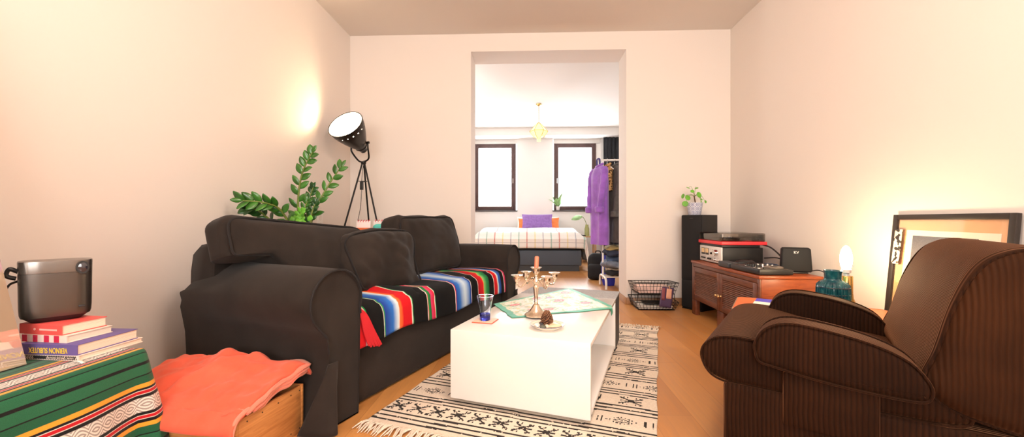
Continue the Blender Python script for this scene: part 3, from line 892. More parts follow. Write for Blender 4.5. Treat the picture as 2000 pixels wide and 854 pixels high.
# ================================================================== on the coffee table
# ---- scarf with green border, laid crooked, one corner over the edge
sc_o = V((-.095, 2.175, 0))
def scarf_bm():
    b = NB(); cl = b.loops.layers.float_color.new('Col')
    n_ = 170
    # quad corners on the table (world)
    A, B_, C, D = V((-.215, 2.555)), V((-.085, 2.195)), V((.545, 2.470)), V((.335, 3.19))
    D2 = V((.02, 3.10))
    # right edge line of the table top (where the cloth folds down)
    e0 = V((CT.x, CT.y))+V((uN.x, uN.y))*TW; en = V((uN.x, uN.y))
    pts = {}
    def P(u, v):
        p = (B_*(1-u)+C*u)*(1-v)+(A*(1-u)+D2*(1-u)*0+(D*u))*v if False else (B_*(1-u)*(1-v)+C*u*(1-v)+A*(1-u)*v+D*u*v)
        p = p+V((.012*noise.noise(V((u*4, v*4, 0))), .012*noise.noise(V((u*4, v*4, 5)))))
        if v < .02: p += V((.0, -.006*math.sin(u*11)))
        z = TH+.004+.003*abs(noise.noise(V((u*7, v*7, 2))))
        w = V((p.x, p.y, z))
        d = (p-e0).dot(en)
        if d > -.012:
            w = V((p.x-en.x*(d+.012), p.y-en.y*(d+.012), z))+V((en.x, en.y, 0))*(.0165+.006*math.sin(v*40))
            w.z -= (d+.012)*1.0
        return w
    def colr(u, v):
        e = min(u, v, 1-u, 1-v)+.006*noise.noise(V((u*14, v*14, 1)))
        if e < .055: return (.035, .36, .22, 1)
        if e < .063: return (.55, .60, .40, 1)
        base = V((.80, .74, .66))
        c = base.copy()
        def mixc(c, q, k): return V(c)*(1-k)+V(q)*k
        f1 = noise.noise(V((u*9, v*9, 3))); f2 = noise.noise(V((u*17+4, v*17, 7))); f3 = noise.noise(V((u*26, v*26, 11)))
        if f1 > .18 and f3 > -.1: c = mixc(c, (.16, .40, .15), .7)
        if f2 > .30: c = mixc(c, (.60, .50, .18), .7)
        if abs(f1) < .022 or abs(f2+.12) < .018: c = mixc(c, (.34, .28, .20), .6)
        for (cx, cy, r, q) in ((.16, .68, .055, (.62, .10, .12)), (.40, .22, .05, (.66, .16, .14)), (.62, .52, .06, (.62, .10, .13)), (.83, .84, .055, (.66, .12, .10)), (.82, .30, .05, (.62, .14, .20)), (.24, .30, .04, (.70, .30, .28)), (.45, .82, .05, (.64, .14, .16)), (.75, .62, .04, (.70, .40, .10)), (.58, .75, .035, (.30, .20, .45))):
            d = math.hypot(u-cx, v-cy)/r+.25*noise.noise(V((u*40, v*40, 2)))
            if d < 1: c = mixc(q, (.82, .55, .5), .5 if .35 < d < .6 else 0)
            elif d < 1.7 and f3 > -.05: c = mixc(c, (.10, .36, .14), .75)
        return (c[0], c[1], c[2], 1)
    vs = [[b.verts.new(P(i/n_, j/n_)) for j in range(n_+1)] for i in range(n_+1)]
    for i in range(n_):
        for j in range(n_):
            f = b.faces.new((vs[i][j], vs[i+1][j], vs[i+1][j+1], vs[i][j+1]))
            q = colr((i+.5)/n_, (j+.5)/n_)
            for lp in f.loops: lp[cl] = q
    return b
n = N('printed_silk'); at_ = n.add('ShaderNodeAttribute'); at_.attribute_name = 'Col'; n.set(col=at_.outputs['Color'], rough=.55, sheen=.1); M['scarf'] = n.m
scf = mk('table_scarf', scarf_bm(), M['scarf'], None, ang=70, solid=.0015, offs=0)
tag(scf, 'floral silk scarf with green border spread crooked on the white coffee table', 'scarf')
# ---- candelabra
TZ = TH+.0005
ca = thing('candelabra', 'tarnished silver five-cup candelabra standing on the floral scarf', 'candelabra', (.048, 2.235, TH+.0085), rad(18))
b = NB(); lathe(b, [(0, 0), (.062, 0), (.064, .006), (.058, .012), (.046, .018), (.034, .03), (.022, .048), (.015, .062), (.018, .067), (.012, .07), (0, .07)], 40); mk('base', b, M['silver'], ca)
b = NB(); lathe(b, [(0, .07), (.0105, .07), (.012, .075), (.009, .08), (.011, .11), (.0155, .150), (.018, .158), (.012, .163), (.010, .170), (.017, .178), (.020, .19), (.014, .20), (.010, .206), (.010, .216), (0, .216)], 32); mk('stem', b, M['silver'], ca)
CUP = [(0, 0), (.006, 0), (.010, .004), (.007, .010), (.009, .014), (.018, .024), (.019, .036), (.021, .044), (.031, .050), (.032, .053), (.022, .052), (.014, .050), (.013, .022), (0, .022)]
b = NB(); lathe(b, CUP, 32, T(0, 0, .214)); mk('candle_cup', b, M['silver'], ca)
for k in range(4):
    a = rad(10+90*k) if True else 0
    R = .118
    dx, dy = math.cos(a), math.sin(a)
    pts = smooth_path([(dx*.012, dy*.012, .180), (dx*.03, dy*.03, .200), (dx*.055, dy*.055, .196), (dx*.085, dy*.085, .170), (dx*.108, dy*.108, .166), (dx*R, dy*R, .180)], 6)
    b = NB(); tube(b, pts, .0048, 8); mk('arm', b, M['silver'], ca)
    b = NB(); lathe(b, CUP, 32, T(dx*R, dy*R, .178)); mk('candle_cup', b, M['silver'], ca)
b = NB(); lathe(b, [(0, 0), (.0125, 0), (.012, .085), (.009, .090), (.004, .088), (0, .086)], 24); tube(b, [(0, 0, .086), (.001, 0, .094)], .0008, 5)
tag(mk('candle', b, pm('coral_wax', S(238, 132, 100), .45, sss=.15), loc=(.048, 2.235, TH+.0085+.237), rot=(rad(1.5), rad(3), 0)), 'coral taper candle standing in the middle cup of the candelabra', 'candle')
# ---- glass, coaster
b = NB(); box(b, -.056, -.056, 0, .056, .056, .004, .0015); co = mk('coaster', b, pm('coaster_edge', S(224, 92, 64), .6), None, loc=(-.222, 2.135, TZ), rot=(0, 0, rad(-14)))
tag(co, 'square coaster with coral red edge under the blue tumbler', 'coaster')
b = NB(); box(b, -.053, -.053, .004, .053, .053, .0052, .0004); mk('coaster_face', b, pm('coaster_paper', S(226, 190, 165), .6), co)
gl_ = thing('tumbler', 'tapered drinking glass with cobalt blue base on the coaster', 'glass', (-.224, 2.137, TZ+.0054))
ngl = N('clear_glass'); ngl.set(col=(.90, .94, 1, 1), rough=.02, trans=1.0, ior=1.45)
b = NB(); lathe(b, [(.0285, .024), (.032, .06), (.0385, .100), (.044, .126), (.045, .128), (.043, .128), (.0365, .098), (.030, .06), (.0262, .024)], 40); mk('glass_wall', b, ngl.m, gl_, ang=70)
nb_ = N('cobalt_glass'); nb_.set(col=(.06, .09, .85, 1), rough=.04, trans=.85, ior=1.45)
b = NB(); lathe(b, [(0, 0), (.026, 0), (.0275, .004), (.0285, .0235), (.0292, .034), (.0272, .034), (.0262, .0235), (.02, .014), (0, .013)], 40); mk('glass_base', b, nb_.m, gl_, ang=70)
# ---- saucer with stones and a pine cone
sa = thing('saucer', 'shallow white saucer with dark rim lines on the coffee table', 'dish', (.098, 1.995, TZ))
b = NB(); lathe(b, [(0, 0), (.045, 0), (.048, .003), (.066, .010), (.084, .021), (.0855, .0225), (.083, .0232), (.064, .0135), (.045, .0065), (0, .006)], 48); mk('dish_body', b, pm('cream_glaze', S(236, 222, 204), .2), sa)
b = NB()
for r, z in ((.0845, .0226), (.0715, .0165)):
    tube(b, [(r*math.cos(2*PI*k/56), r*math.sin(2*PI*k/56), z) for k in range(56)], .0011, 5, True)
mk('rim_line', b, pm('rim_blue', S(70, 70, 96), .4), sa)
def stone(name, label, loc, s, col, seed, rough=.6):
    b = NB(); bmesh.ops.create_icosphere(b, subdivisions=3, radius=1)
    for v in b.verts:
        v.co *= 1+.14*noise.noise(v.co*1.3+V((seed, 0, 0)))
        v.co = V((v.co.x*s[0], v.co.y*s[1], v.co.z*s[2]))
    return tag(mk(name, b, pm(name+str(seed), col, rough, var=.25, vs=60), loc=loc, rot=(0, 0, seed)), label, 'stone')
sx, sy, sz = .098, 1.995, TZ+.0065
stone('pebble', 'dark green-grey pebble at the front of the saucer', (sx-.022, sy-.040, sz+.011), (.019, .014, .011), S(88, 92, 80), 1)
stone('pebble', 'white pebble at the left of the saucer', (sx-.050, sy-.016, sz+.014), (.016, .015, .013), S(225, 215, 205), 2)
stone('pebble', 'black pebble behind the green-grey one on the saucer', (sx-.030, sy-.002, sz+.013), (.018, .014, .013), S(48, 44, 44), 3)
stone('pebble', 'small cream pebble under the pine cone', (sx-.004, sy-.022, sz+.010), (.012, .012, .010), S(232, 214, 190), 4)
# shell like half disc at the right
b = NB()
loops = []
for i in range(9):
    q = i/8; hw = .038*math.sin(PI*(.08+.84*q)); z = .012*math.sin(PI*q)
    loops.append([V((-.04+.08*q, hw*math.cos(2*PI*k/14), .009+z*.4+.008*math.sin(2*PI*k/14)*(math.sin(PI*q)+.15))) for k in range(14)])
loft(b, loops)
tag(mk('shell', b, pm('shell_cream', S(236, 206, 170), .45, var=.1, vs=30), loc=(sx+.034, sy-.008, sz+.001), rot=(0, 0, .4)), 'flat cream shell on the right side of the saucer', 'shell')
pc = thing('pine_cone', 'brown open pine cone resting on the stones in the saucer', 'pine cone', (sx-.002, sy+.016, sz+.014), .5, rot=(rad(18), rad(-8), .4))
b = NB(); lathe(b, [(0, 0), (.018, .004), (.024, .02), (.02, .045), (.008, .064), (0, .068)], 16); mk('core', b, pm('cone_dark', S(58, 34, 22), .9), pc)
b = NB()
for k in range(92):
    q = k/92; a = k*2.39996; z = .002+.062*q
    r = .012+.016*math.sin(PI*min(1, .2+q*.75)); rl = .020*(1-.55*q)
    el = rad(-8+62*q)
    M4 = T(0, 0, z, 0, 0, a) @ T(r*.55, 0, 0, 0, -el, 0)
    t = NB()
    w = .0085*(1-.4*q)
    vv = [t.verts.new(p) for p in ((0, -w*.4, 0), (rl*.7, -w, 0), (rl, -w*.5, .001), (rl*1.05, 0, .003), (rl, w*.5, .001), (rl*.7, w, 0), (0, w*.4, 0))]
    t.faces.new(vv)
    r_ = bmesh.ops.extrude_face_region(t, geom=list(t.faces))
    for g in r_['geom']:
        if isinstance(g, bmesh.types.BMVert): g.co.z += .0032
    bmesh.ops.recalc_face_normals(t, faces=t.faces)
    merge(b, t, M4)
n = N('cone_scales'); f = n.noise(90); n.set(col=n.ramp(f, [(.35, S(70, 42, 28)), (.62, S(158, 112, 78))]), rough=.8)
mk('scales', b, n.m, pc)
# ================================================================== left foreground: bench, cloth, books, projector, mirror
BH = .45
bench = thing('low_cabinet', 'low cabinet along the left wall, hidden under the green striped cloth', 'cabinet', (-1.62, .8, 0))
b = NB(); box(b, -.32, -.75, .06, .275, .575, BH-.003, .006); mk('body', b, M['walnut'], bench)
for sx in (-.28, .23):
    for sy in (-.70, .53):
        b = NB(); box(b, sx-.02, sy-.02, 0, sx+.02, sy+.02, .06, .003); mk('leg', b, M['walnut'], bench)
# cloth: u across (top left edge -> over the right edge), v along y
G = (.014, .105, .048, 1); G2 = (.020, .135, .062, 1); BK = (.008, .008, .008, 1); YE = (.80, .36, .035, 1); RE = (.50, .010, .018, 1); WH = (.78, .72, .66, 1)
def motif(c):   # woven band starting at c, order outwards
    return [(c, YE), (c+.014, BK), (c+.018, BK), (c+.0215, WH), (c+.0235, RE), (c+.0335, WH), (c+.0355, BK), (c+.046, WH), (c+.094, BK), (c+.104, WH), (c+.106, RE), (c+.116, WH), (c+.118, BK), (c+.129, YE), (c+.143, G)]
def between(c): # green field of .127 between two bands
    return [(c+.024, BK), (c+.028, G2), (c+.056, BK), (c+.066, G2), (c+.098, BK), (c+.102, G)]
ev = [(-.60, G)]
cs = [-.7, -.430, -.160, .110, .380]
for c in cs:
    ev += [(p, q) for p, q in motif(c) if p > -.6]
    ev += [(p, q) for p, q in between(c+.143) if p > -.6]
ev = sorted([e for e in ev if e[0] < .5], key=lambda e: e[0])
stp = []
for i, (p, q) in enumerate(ev):
    nx = ev[i+1][0] if i+1 < len(ev) else .5
    if nx-p > .0011: stp += [(p, q), (nx-.0006, q)]
nc = N('green_striped_cloth')
uvn = nc.sep(nc.mapv(src='UV'))
colr_ = nc.long_ramp(uvn[0], stp)
# white bands carry a grey scroll pattern: two interlaced sine lines
per = .27
w0 = nc.math('FRACT', nc.math('DIVIDE', nc.math('ADD', uvn[0], .430+per*4), per))
bandm = nc.math('MULTIPLY', nc.math('GREATER_THAN', w0, .046/per), nc.math('LESS_THAN', w0, .094/per))
loc_ = nc.math('SUBTRACT', nc.math('MULTIPLY', w0, per), .070)
ph = nc.math('MULTIPLY', uvn[1], 2*PI/.085)
l1 = nc.math('ABSOLUTE', nc.math('SUBTRACT', loc_, nc.math('MULTIPLY', nc.math('SINE', ph), .016)))
l2 = nc.math('ABSOLUTE', nc.math('ADD', loc_, nc.math('MULTIPLY', nc.math('SINE', ph), .016)))
lm = nc.math('MINIMUM', l1, l2)
vr = nc.math('ABSOLUTE', nc.math('SUBTRACT', nc.math('FRACT', nc.math('DIVIDE', lm, .0105)), .5))
dk = nc.math('MULTIPLY', nc.math('GREATER_THAN', vr, .27), bandm)
grain = nc.noise(1, nc.mapv((500, 500, 1), src='UV'), 2)
colr2 = nc.mix(nc.math('MULTIPLY', dk, .72), colr_, (.16, .14, .13, 1))
colr3 = nc.mix(.35, colr2, nc.ramp(grain, [(.3, (.45,)*3+(1,)), (.7, (1.2, 1.2, 1.2, 1))]), 'MULTIPLY')
nc.set(col=colr3, rough=.95, sheen=.15, spec=.2); nc.bump(grain, .3, .002); M['green'] = nc.m
# drape as stacked outlines: top, then down the sides
CX0, CX1, CY0, CY1 = -1.945, -1.332, .02, 1.385
def outline(e, r, n_=112):
    """rounded rectangle grown outward by e with corner radius r, sampled by arc around"""
    x0, x1, y0, y1 = CX0, CX1+e, CY0-e*.2, CY1+e
    pts = []
    cs_ = [(x1-r, y1-r, 0, 90), (x0+.01, y1-.01, 90, 180), (x0+.01, y0+.01, 180, 270), (x1-r, y0+r, 270, 360)]
    for cx, cy, a0, a1 in cs_:
        rr = r if cx > -1.6 else .01
        for k in range(15):
            a = rad(a0+(a1-a0)*k/14); pts.append(V((cx+rr*math.cos(a), cy+rr*math.sin(a), 0)))
    out = []
    for i, p in enumerate(pts):   # fill the long straights
        q = pts[(i+1) % len(pts)]; m_ = max(1, int((q-p).length/.03))
        if (q-p).length > .06:
            for k in range(m_): out.append(p+(q-p)*k/m_)
        else: out.append(p)
    return out
b = NB(); uvl = b.loops.layers.uv.verify()
ref = outline(0, .035)
levels = []
drops = [(-.30, 0), (-.15, 0), (-.05, 0), (-.02, 0), (-.008, .002), (0, .010), (.004, .022)]+[(.006+.0042*k, .022+.0285*k) for k in range(1, 14)]
# inner rings shrink toward the centre line
base_n = len(outline(0, .035))
for e, d in drops:
    if e < 0 and d <= .002:
        lp = []
        for p in ref:
            cxm = (CX0+CX1)/2; k = e/.32
            q = V((p.x+(cxm-p.x)*(-e/.32), max(CY0-e, min(CY1+e, p.y)), 0)); lp.append(q)
    else:
        lp = [V(p) for p in ref]
        for i, p in enumerate(lp):
            nx = 1 if p.x > CX1-.04 else 0; ny = 1 if p.y > CY1-.04 else 0
            if nx and ny:
                dv_ = V((p.x-(CX1-.035), p.y-(CY1-.035), 0)); dv_ = dv_.normalized() if dv_.length > 1e-5 else V((1, 1, 0)).normalized()
            else: dv_ = V((nx, ny, 0))
            wv2 = .022*d/.3*math.sin(p.y*13+1.2*math.sin(p.y*5))*nx if p.y < CY1-.05 else .02*d/.3
            lp[i] = p+dv_*(e*.85+wv2*min(1, d*6))
    levels.append(([V((p.x, p.y, BH+.003-d)) for p in lp], d))
R_ = [[b.verts.new(p) for p in lp] for lp, d in levels]
nn_ = len(R_[0])
def uvof(k, i):
    p, d = levels[k][0][i], levels[k][1]
    rp = ref[i]
    nx = 1 if rp.x > CX1-.036 else 0
    return (min(.499, (min(p.x, CX1)-CX1)+(d if nx else 0)), p.y)
for k in range(len(R_)-1):
    for i in range(nn_):
        j = (i+1) % nn_
        # leave the wall side and camera side hanging faces out only where nothing can be seen behind the cabinet
        f = b.faces.new((R_[k][i], R_[k][j], R_[k+1][j], R_[k+1][i]))
        for lp, (kk, ii) in zip(f.loops, ((k, i), (k, j), (k+1, j), (k+1, i))): lp[uvl].uv = uvof(kk, ii)
f = b.faces.new(R_[0])
for lp, i in zip(f.loops, range(nn_)): lp[uvl].uv = uvof(0, i)
bmesh.ops.recalc_face_normals(b, faces=b.faces)
cl_ = mk('green_cloth', b, M['green'], None, ang=80)
tag(cl_, 'dark green woven cloth with yellow, red and white stripes draped over the low cabinet', 'tablecloth')

# ---- books: spine faces the camera (-y), pages face +x
def book(name, label, x1, y0, w, d, z, h, cover, rz=0, spine_fn=None, pages=True):
    o = thing(name, label, 'book', (x1, y0, z), rz, 'books stacked on the green cloth')
    b = NB(); c = .0022
    box(b, -w, 0, 0, 0, d, c, .0006); box(b, -w, 0, h-c, 0, d, h, .0006); box(b, -w, 0, c, 0, c*1.4, h-c); mk('cover', b, cover, o)
    n = N('pages_'+label[:6]); s_ = n.sep(n.tc.outputs['Object']); f = n.noise(1, n.mapv((2, 2, 900)), 1)
    n.set(col=n.ramp(f, [(.3, S(196, 172, 150)), (.6, S(244, 226, 206))]), rough=.9)
    b = NB(); box(b, -w+.004, .0035, c, -.0035, d-.003, h-c); mk('pages', b, n.m, o)
    if spine_fn: spine_fn(o, w, h)
    return o
zb = BH+.0045
M['bookw'] = pm('book_white', S(238, 218, 204), .5)
M['inkk'] = pm('ink_black', (.02, .018, .02, 1), .6); M['yel'] = pm('print_yellow', S(250, 214, 60), .5); M['pinkp'] = pm('print_pale', S(250, 196, 186), .5)
def sp4(o, w, h):
    b = NB()
    n_ = 34
    for k in range(n_):
        x = -w+.004+(w-.008)*k/n_
        for r in (0, 1):
            z0 = .002+r*(h/2-.002); z1 = z0+h/2-.003
            prism(b, [(x, z0), (x+.0022, z0), (x+.0022+(.002 if r else -.002)*-1, z1), (x+(.002 if r else -.002)*-1, z1)], -.0007, .0)
    mk('zigzag_print', b, M['inkk'], o)
    b = NB()
    for x0, x1 in ((-.045, -.012), (-.105, -.055), (-.16, -.115)): box(b, x0, -.0012, .0045, x1, -.0006, h-.0045)
    p_ = mk('label_panel', b, M['inkk'], o)
    for s_, cx, wd in (('A NOVEL', -.0285, .030), ('VIRGINIE DESPENTES', -.08, .046)):
        t = text_bm(s_, .0062); bmesh.ops.transform(t, matrix=T(cx, -.0014, h/2, PI/2, PI, 0), verts=t.verts); mk('lettering', t, M['bookw'], o)
book('paperback', 'white paperback with black zigzag spine at the bottom of the stack', -1.425, 1.232, .215, .205, zb, .0175, M['bookw'], rad(-3), sp4)
def sp3(o, w, h):
    t = text_bm('VERNON SUBUTEX', .0245); me_w = max(v.co.x for v in t.verts)-min(v.co.x for v in t.verts)
    bmesh.ops.transform(t, matrix=T(-.100, -.0008, h/2-.002, PI/2, PI, 0) @ Matrix.Diagonal((.135/me_w, 1.0, 1, 1)), verts=t.verts); mk('title', t, M['yel'], o)
M['bookp'] = pm('book_purple', S(104, 88, 150), .5)
book('paperback', 'purple paperback with yellow upside-down title, second from the bottom', -1.428, 1.230, .205, .195, zb+.018, .034, M['bookp'], rad(-2), sp3)
def sp2(o, w, h):
    sm_ = pm('stripe_red', S(206, 40, 74), .5)
    for x0, x1 in ((-w, -.150), (-.128, -.110), (-.086, -.066), (-.048, -.028)):
        b = NB(); box(b, x0+.001, -.0008, .001, x1, -.0001, h-.001); mk('red_stripe', b, sm_, o)
    t = text_bm('1', .010); bmesh.ops.transform(t, matrix=T(-.118, -.0008, h/2, PI/2, PI, 0), verts=t.verts); mk('numeral', t, M['inkk'], o)
book('paperback', 'white book with red striped spine below the topmost red one', -1.478, 1.243, .17, .135, zb+.0525, .024, M['bookw'], rad(-5), sp2)
def sp1(o, w, h):
    b = NB(); box(b, -.088, -.0008, h*.42, -.018, -.0001, h*.58); mk('title_bar', b, M['pinkp'], o)
    b = NB(); tube(b, [(-.108, -.0008, h*.5), (-.108, -.0001, h*.5)], .004, 16); mk('dot', b, M['pinkp'], o)
book('paperback', 'coral red hardback topmost in the book stack under the projector', -1.495, 1.243, .17, .128, zb+.077, .033, pm('book_red', S(236, 92, 86), .5), rad(-7), sp1)
# loose thread / label tab hanging from the stack
b = NB(); grid(b, 10, 2, lambda u, v: V((-1.425+.05*u+.0, 1.215+.012*v-.0*u, zb+.004-.018*u*u+.003*math.sin(u*5))))
tag(mk('ribbon', b, M['paper'], solid=.001), 'small cream ribbon end poking out under the book stack', 'ribbon')
# ---- projector
pj = thing('projector', 'dark grey rounded projector with side lens standing on the books', 'projector', (-1.612, 1.325, zb+.1105), rad(52))
pj.scale = (.95, .95, 1.32)
def sq_loop(hw, hd, z, p=.42, n_=56, tilt=0):
    return [V((hw*math.copysign(abs(math.cos(2*PI*k/n_))**p, math.cos(2*PI*k/n_)), hd*math.copysign(abs(math.sin(2*PI*k/n_))**p, math.sin(2*PI*k/n_)), z+tilt*math.cos(2*PI*k/n_))) for k in range(n_)]
W2, D2_ = .088, .068
n = N('brushed_gunmetal')
o_ = n.sep(n.tc.outputs['Object'])
n.set(col=(.125, .115, .106, 1), rough=.30, metal=.85); n.bump(n.noise(1, n.mapv((1500, 1500, 500)), 1), .12, .001)
b = NB(); loft(b, [sq_loop(W2*.955, D2_*.95, .013, .55), sq_loop(W2*.985, D2_*.98, .020, .55), sq_loop(W2*1.0, D2_, .035, .55), sq_loop(W2*1.015, D2_*1.01, .123, .55)]); mk('grille_body', b, n.m, pj)
b = NB(); loft(b, [sq_loop(W2*1.016, D2_*1.012, .1235, .55), sq_loop(W2*1.025, D2_*1.02, .150, .55), sq_loop(W2*1.015, D2_*1.01, .153, .55)]); mk('top_band', b, pm('gunmetal_smooth', (.20, .18, .165, 1), .25, .9), pj)
b = NB(); loft(b, [sq_loop(W2*.70, D2_*.68, 0, .55), sq_loop(W2*.80, D2_*.80, .006, .55), sq_loop(W2*.92, D2_*.92, .0125, .55)]); mk('foot', b, M['black'], pj)
# lens faces the camera side, right
LX, LZ = .062, .134
b = NB(); tube(b, [(LX, -D2_*1.02+.010, LZ), (LX, -D2_*1.02-.0035, LZ)], .0165, 28); ln = mk('lens_ring', b, M['black'], pj)
b = NB(); lathe(b, [(0, .003), (.006, .0026), (.012, 0)], 24, T(LX, -D2_*1.02-.0035, LZ, PI/2, 0, 0)); mk('lens_glass', b, pm('lens', (.02, .02, .03, 1), .05, coat=1), ln)
b = NB(); box(b, .052, -D2_*.99-.0015, .031, .068, -D2_*.95, .036, .001); mk('sensor_slot', b, M['black'], pj)
b = NB(); tube(b, smooth_path([(-W2*.98, -.01, .128), (-W2-.018, -.012, .136), (-W2-.024, -.012, .120), (-W2-.004, -.010, .112)], 6), .0055, 8); mk('carry_strap', b, M['black'], pj)
b = NB(); tube(b, smooth_path([(-W2*.99, .0, .105), (-W2-.02, .0, .095), (-W2-.03, .01, .06), (-W2-.03, .05, -.05), (-W2-.04, .10, -.106), (-W2-.18, .12, -.106)], 8), .003, 6)
mk('power_cord', b, M['black'], pj)
# ---- leaning mirror
mr = thing('glazed_panel', 'glossy beige glazed panel leaning at the left wall, reflecting the book stack', 'picture', (-1.545, .62, BH+.008), 0, rot=(0, rad(-15), 0))
nm_ = N('glazed_beige'); nm_.set(col=S(232, 208, 178), rough=.5)
gl = nm_.add('ShaderNodeBsdfGlossy'); gl.inputs['Roughness'].default_value = .015
mx = nm_.add('ShaderNodeMixShader'); mx.inputs[0].default_value = .5
nm_.link(nm_.b.outputs[0], mx.inputs[1]); nm_.link(gl.outputs[0], mx.inputs[2]); nm_.link(mx.outputs[0], nm_.out.inputs[0])
b = NB(); box(b, .0, -.55, 0, .0025, .57, 1.55, .0006); mk('glazing', b, nm_.m, mr)
b = NB(); box(b, -.006, -.549, .001, -.0003, .569, 1.549, .0008); mk('backing', b, pm('mirror_back', S(96, 92, 74), .6), mr)

# ================================================================== crate and coral blanket
CR = V((-1.012, 1.366, 0)); CRA = rad(-8)
crt = thing('wooden_crate', 'old pine crate with nail marks beside the sofa arm', 'crate', CR, CRA)   # local -x along front, +y to the back
CW, CD, CH = .56, .345, .20
b = NB(); box(b, -CW, 0, 0, 0, .014, CH, .002); mk('front_board', b, M['pine'], crt)
b = NB(); box(b, -CW, CD-.014, 0, 0, CD, CH, .002); mk('back_board', b, M['pine'], crt)
b = NB(); box(b, -.016, .0145, 0, -.001, CD-.0145, CH-.001, .002); mk('end_board', b, M['pine2'], crt)
b = NB(); box(b, -CW+.001, .0145, 0, -CW+.016, CD-.0145, CH-.001, .002); mk('end_board', b, M['pine2'], crt)
b = NB(); box(b, -CW+.017, .015, .004, -.017, CD-.015, .016); mk('bottom_board', b, M['pine'], crt)
b = NB()
for y in (.05, .12, .20, .27, .32):
    for z in (.02, .18): tube(b, [(-.0015, y, z), (.0006, y, z)], .0028, 8)
for x in (-.02, -.10, -.22, -.36):
    for z in (.03, .17): tube(b, [(x, .001, z), (x, -.0006, z)], .0028, 8)
mk('nails', b, pm('nail', (.06, .04, .03, 1), .6, .5), crt)
nb2 = N('coral_fleece')
f = nb2.noise(10, detail=6); nb2.set(col=nb2.ramp(f, [(.3, (.74, .105, .055, 1)), (.72, (.80, .135, .078, 1))]), rough=1, sheen=.35, sheenr=.5, sheent=(1, .62, .5, 1), spec=.1)
nb2.bump(nb2.noise(260, detail=3), .35, .003); M['coral'] = nb2.m
bl = thing('coral_blanket', 'coral fleece blanket folded and heaped on the pine crate', 'blanket', CR, CRA)
def hgt(x, y):
    u = (x+CW)/CW; v = y/CD
    vv = min(1, max(0, v)); h = CH+.026+.075*(1-(1-vv)**2)*(1 if u > .1 else 1)
    h += .022*math.exp(-((u-.42)/.22)**2-((v-.85)/.45)**2)
    h += .004*math.exp(-((u-.98)/.26)**2-((v-.95)/.55)**2)
    h += .020*noise.noise(V((x*8, y*8, 4)))+.012*noise.noise(V((x*22, y*22, 8)))
    h += .022*math.exp(-((u-.62+.25*v)/.05)**2)*max(0, v-.3)-.012*math.exp(-((u-.52+.25*v)/.04)**2)*max(0, v-.3)
    h += .02*math.exp(-((u-.30-.35*v)/.06)**2)
    return h
def blk(u, v):
    # u: left -> right, v: front hem -> back.  The cloth hangs over the front board
    x = -CW-.065+u*(CW+.085)
    hem = .13-.10*abs(u-.72)*1.0-.02*u
    hem = .012+.048*(1-((u-.80)/.85)**2)
    s = v*(CD+.03+hem)
    if s < hem:
        d = hem-s
        z = CH+.026-d*1.0; y = -.022-.018*math.sin(min(1, d/.05)*PI/2)-.012*noise.noise(V((x*7, d*8, 0)))
        k = max(0, 1-d/.05)
        y += .03*k*k; z += .004*k+.012*noise.noise(V((x*9, 0, 4)))*k
    else:
        y = s-hem+.002
        k = min(1, (y+.02)/.06)
        z = (CH+.024)*(1-k)+hgt(x, y)*k
        back = max(0, (y-(CD-.03))/.06); z -= .06*back*back
    e = max(0, (x+.012)/.03); z -= .006*e*e      # right edge rounds down
    e2 = max(0, (-CW-.01-x)/.07); z -= .05*e2*e2
    return V((x, y, z))
b = NB(); grid(b, 80, 60, blk); mk('top_fold', b, M['coral'], bl, ang=80, solid=.012, offs=-1)
# folds seen at the right end
M['corall'] = pm('coral_fleece_inner', (.80, .21, .14, 1), 1, sheen=.7, sheent=(1, .7, .6, 1), bump=.3, bs=260)
for k in range(3):
    b = NB()
    def fold(u, v, k=k):
        y = .03+.03*k+u*(CD-.02-.03*k)
        e = .019-.005*k
        xl = -.075+v*(.075+e); zt = hgt(xl, y)-.020-.019*k*(1-.15*u)-.006*max(0, (xl+.012)/.03)**2
        return V((-.075+v*(.075+e)+.004*math.sin(u*8+k), y, max(CH+.004+.004*(2-k), zt-.006*(v**6))+.0*u))
    grid(b, 26, 10, fold); mk('inner_fold', b, M['corall'], bl, ang=80, solid=.015, offs=-1)
b = NB()
pts = smooth_path([(.016, -.035, CH-.085), (.014, -.03, CH-.03), (.014, -.005, CH+.016), (.016, .06, hgt(0, .06)-.020), (.016, .15, hgt(0, .15)-.022), (.016, .25, hgt(0, .25)-.022), (.014, CD-.01, hgt(0, CD-.02)-.022)], 6)
tube(b, pts, .0075, 8); mk('rolled_hem', b, M['corall'], bl)
# ================================================================== armchair
ch = thing('armchair', 'brown wide-wale corduroy armchair seen from its side at the right edge', 'armchair', (.799, 1.461, 0), math.atan2(-.557, .831))
def rounded_prism(poly, y0, y1, r, n=6):
    """closed x,z outline (smooth) extruded with rounded edges at both ends"""
    cx = sum(p[0] for p in poly)/len(poly); cz = sum(p[1] for p in poly)/len(poly)
    P = [V((x, 0, z)) for x, z in poly]; N_ = len(P); nr = []
    for i in range(N_):
        d = (P[(i+1) % N_]-P[i-1]); q = V((d.z, 0, -d.x)).normalized()
        nr.append(q)
    area_ = sum(P[i].x*P[(i+1) % N_].z-P[(i+1) % N_].x*P[i].z for i in range(N_))
    sg = 1 if area_ > 0 else -1
    loops = []
    for s, yy in ((0, y0), (1, y1)):
        seq = range(n+1) if s == 0 else range(n, -1, -1)
        for k in seq:
            a = PI/2*k/n; ins = r*(1-math.sin(a)); dy = r*(1-math.cos(a))
            y = y0+dy if s == 0 else y1-dy
            loops.append([p-q*sg*ins+V((0, y, 0)) for p, q in zip(P, nr)])
    return loops
def sp2d(pts, n=5):
    return [(p.x, p.y) for p in smooth_path([(x, z, 0) for x, z in pts], n, True)]
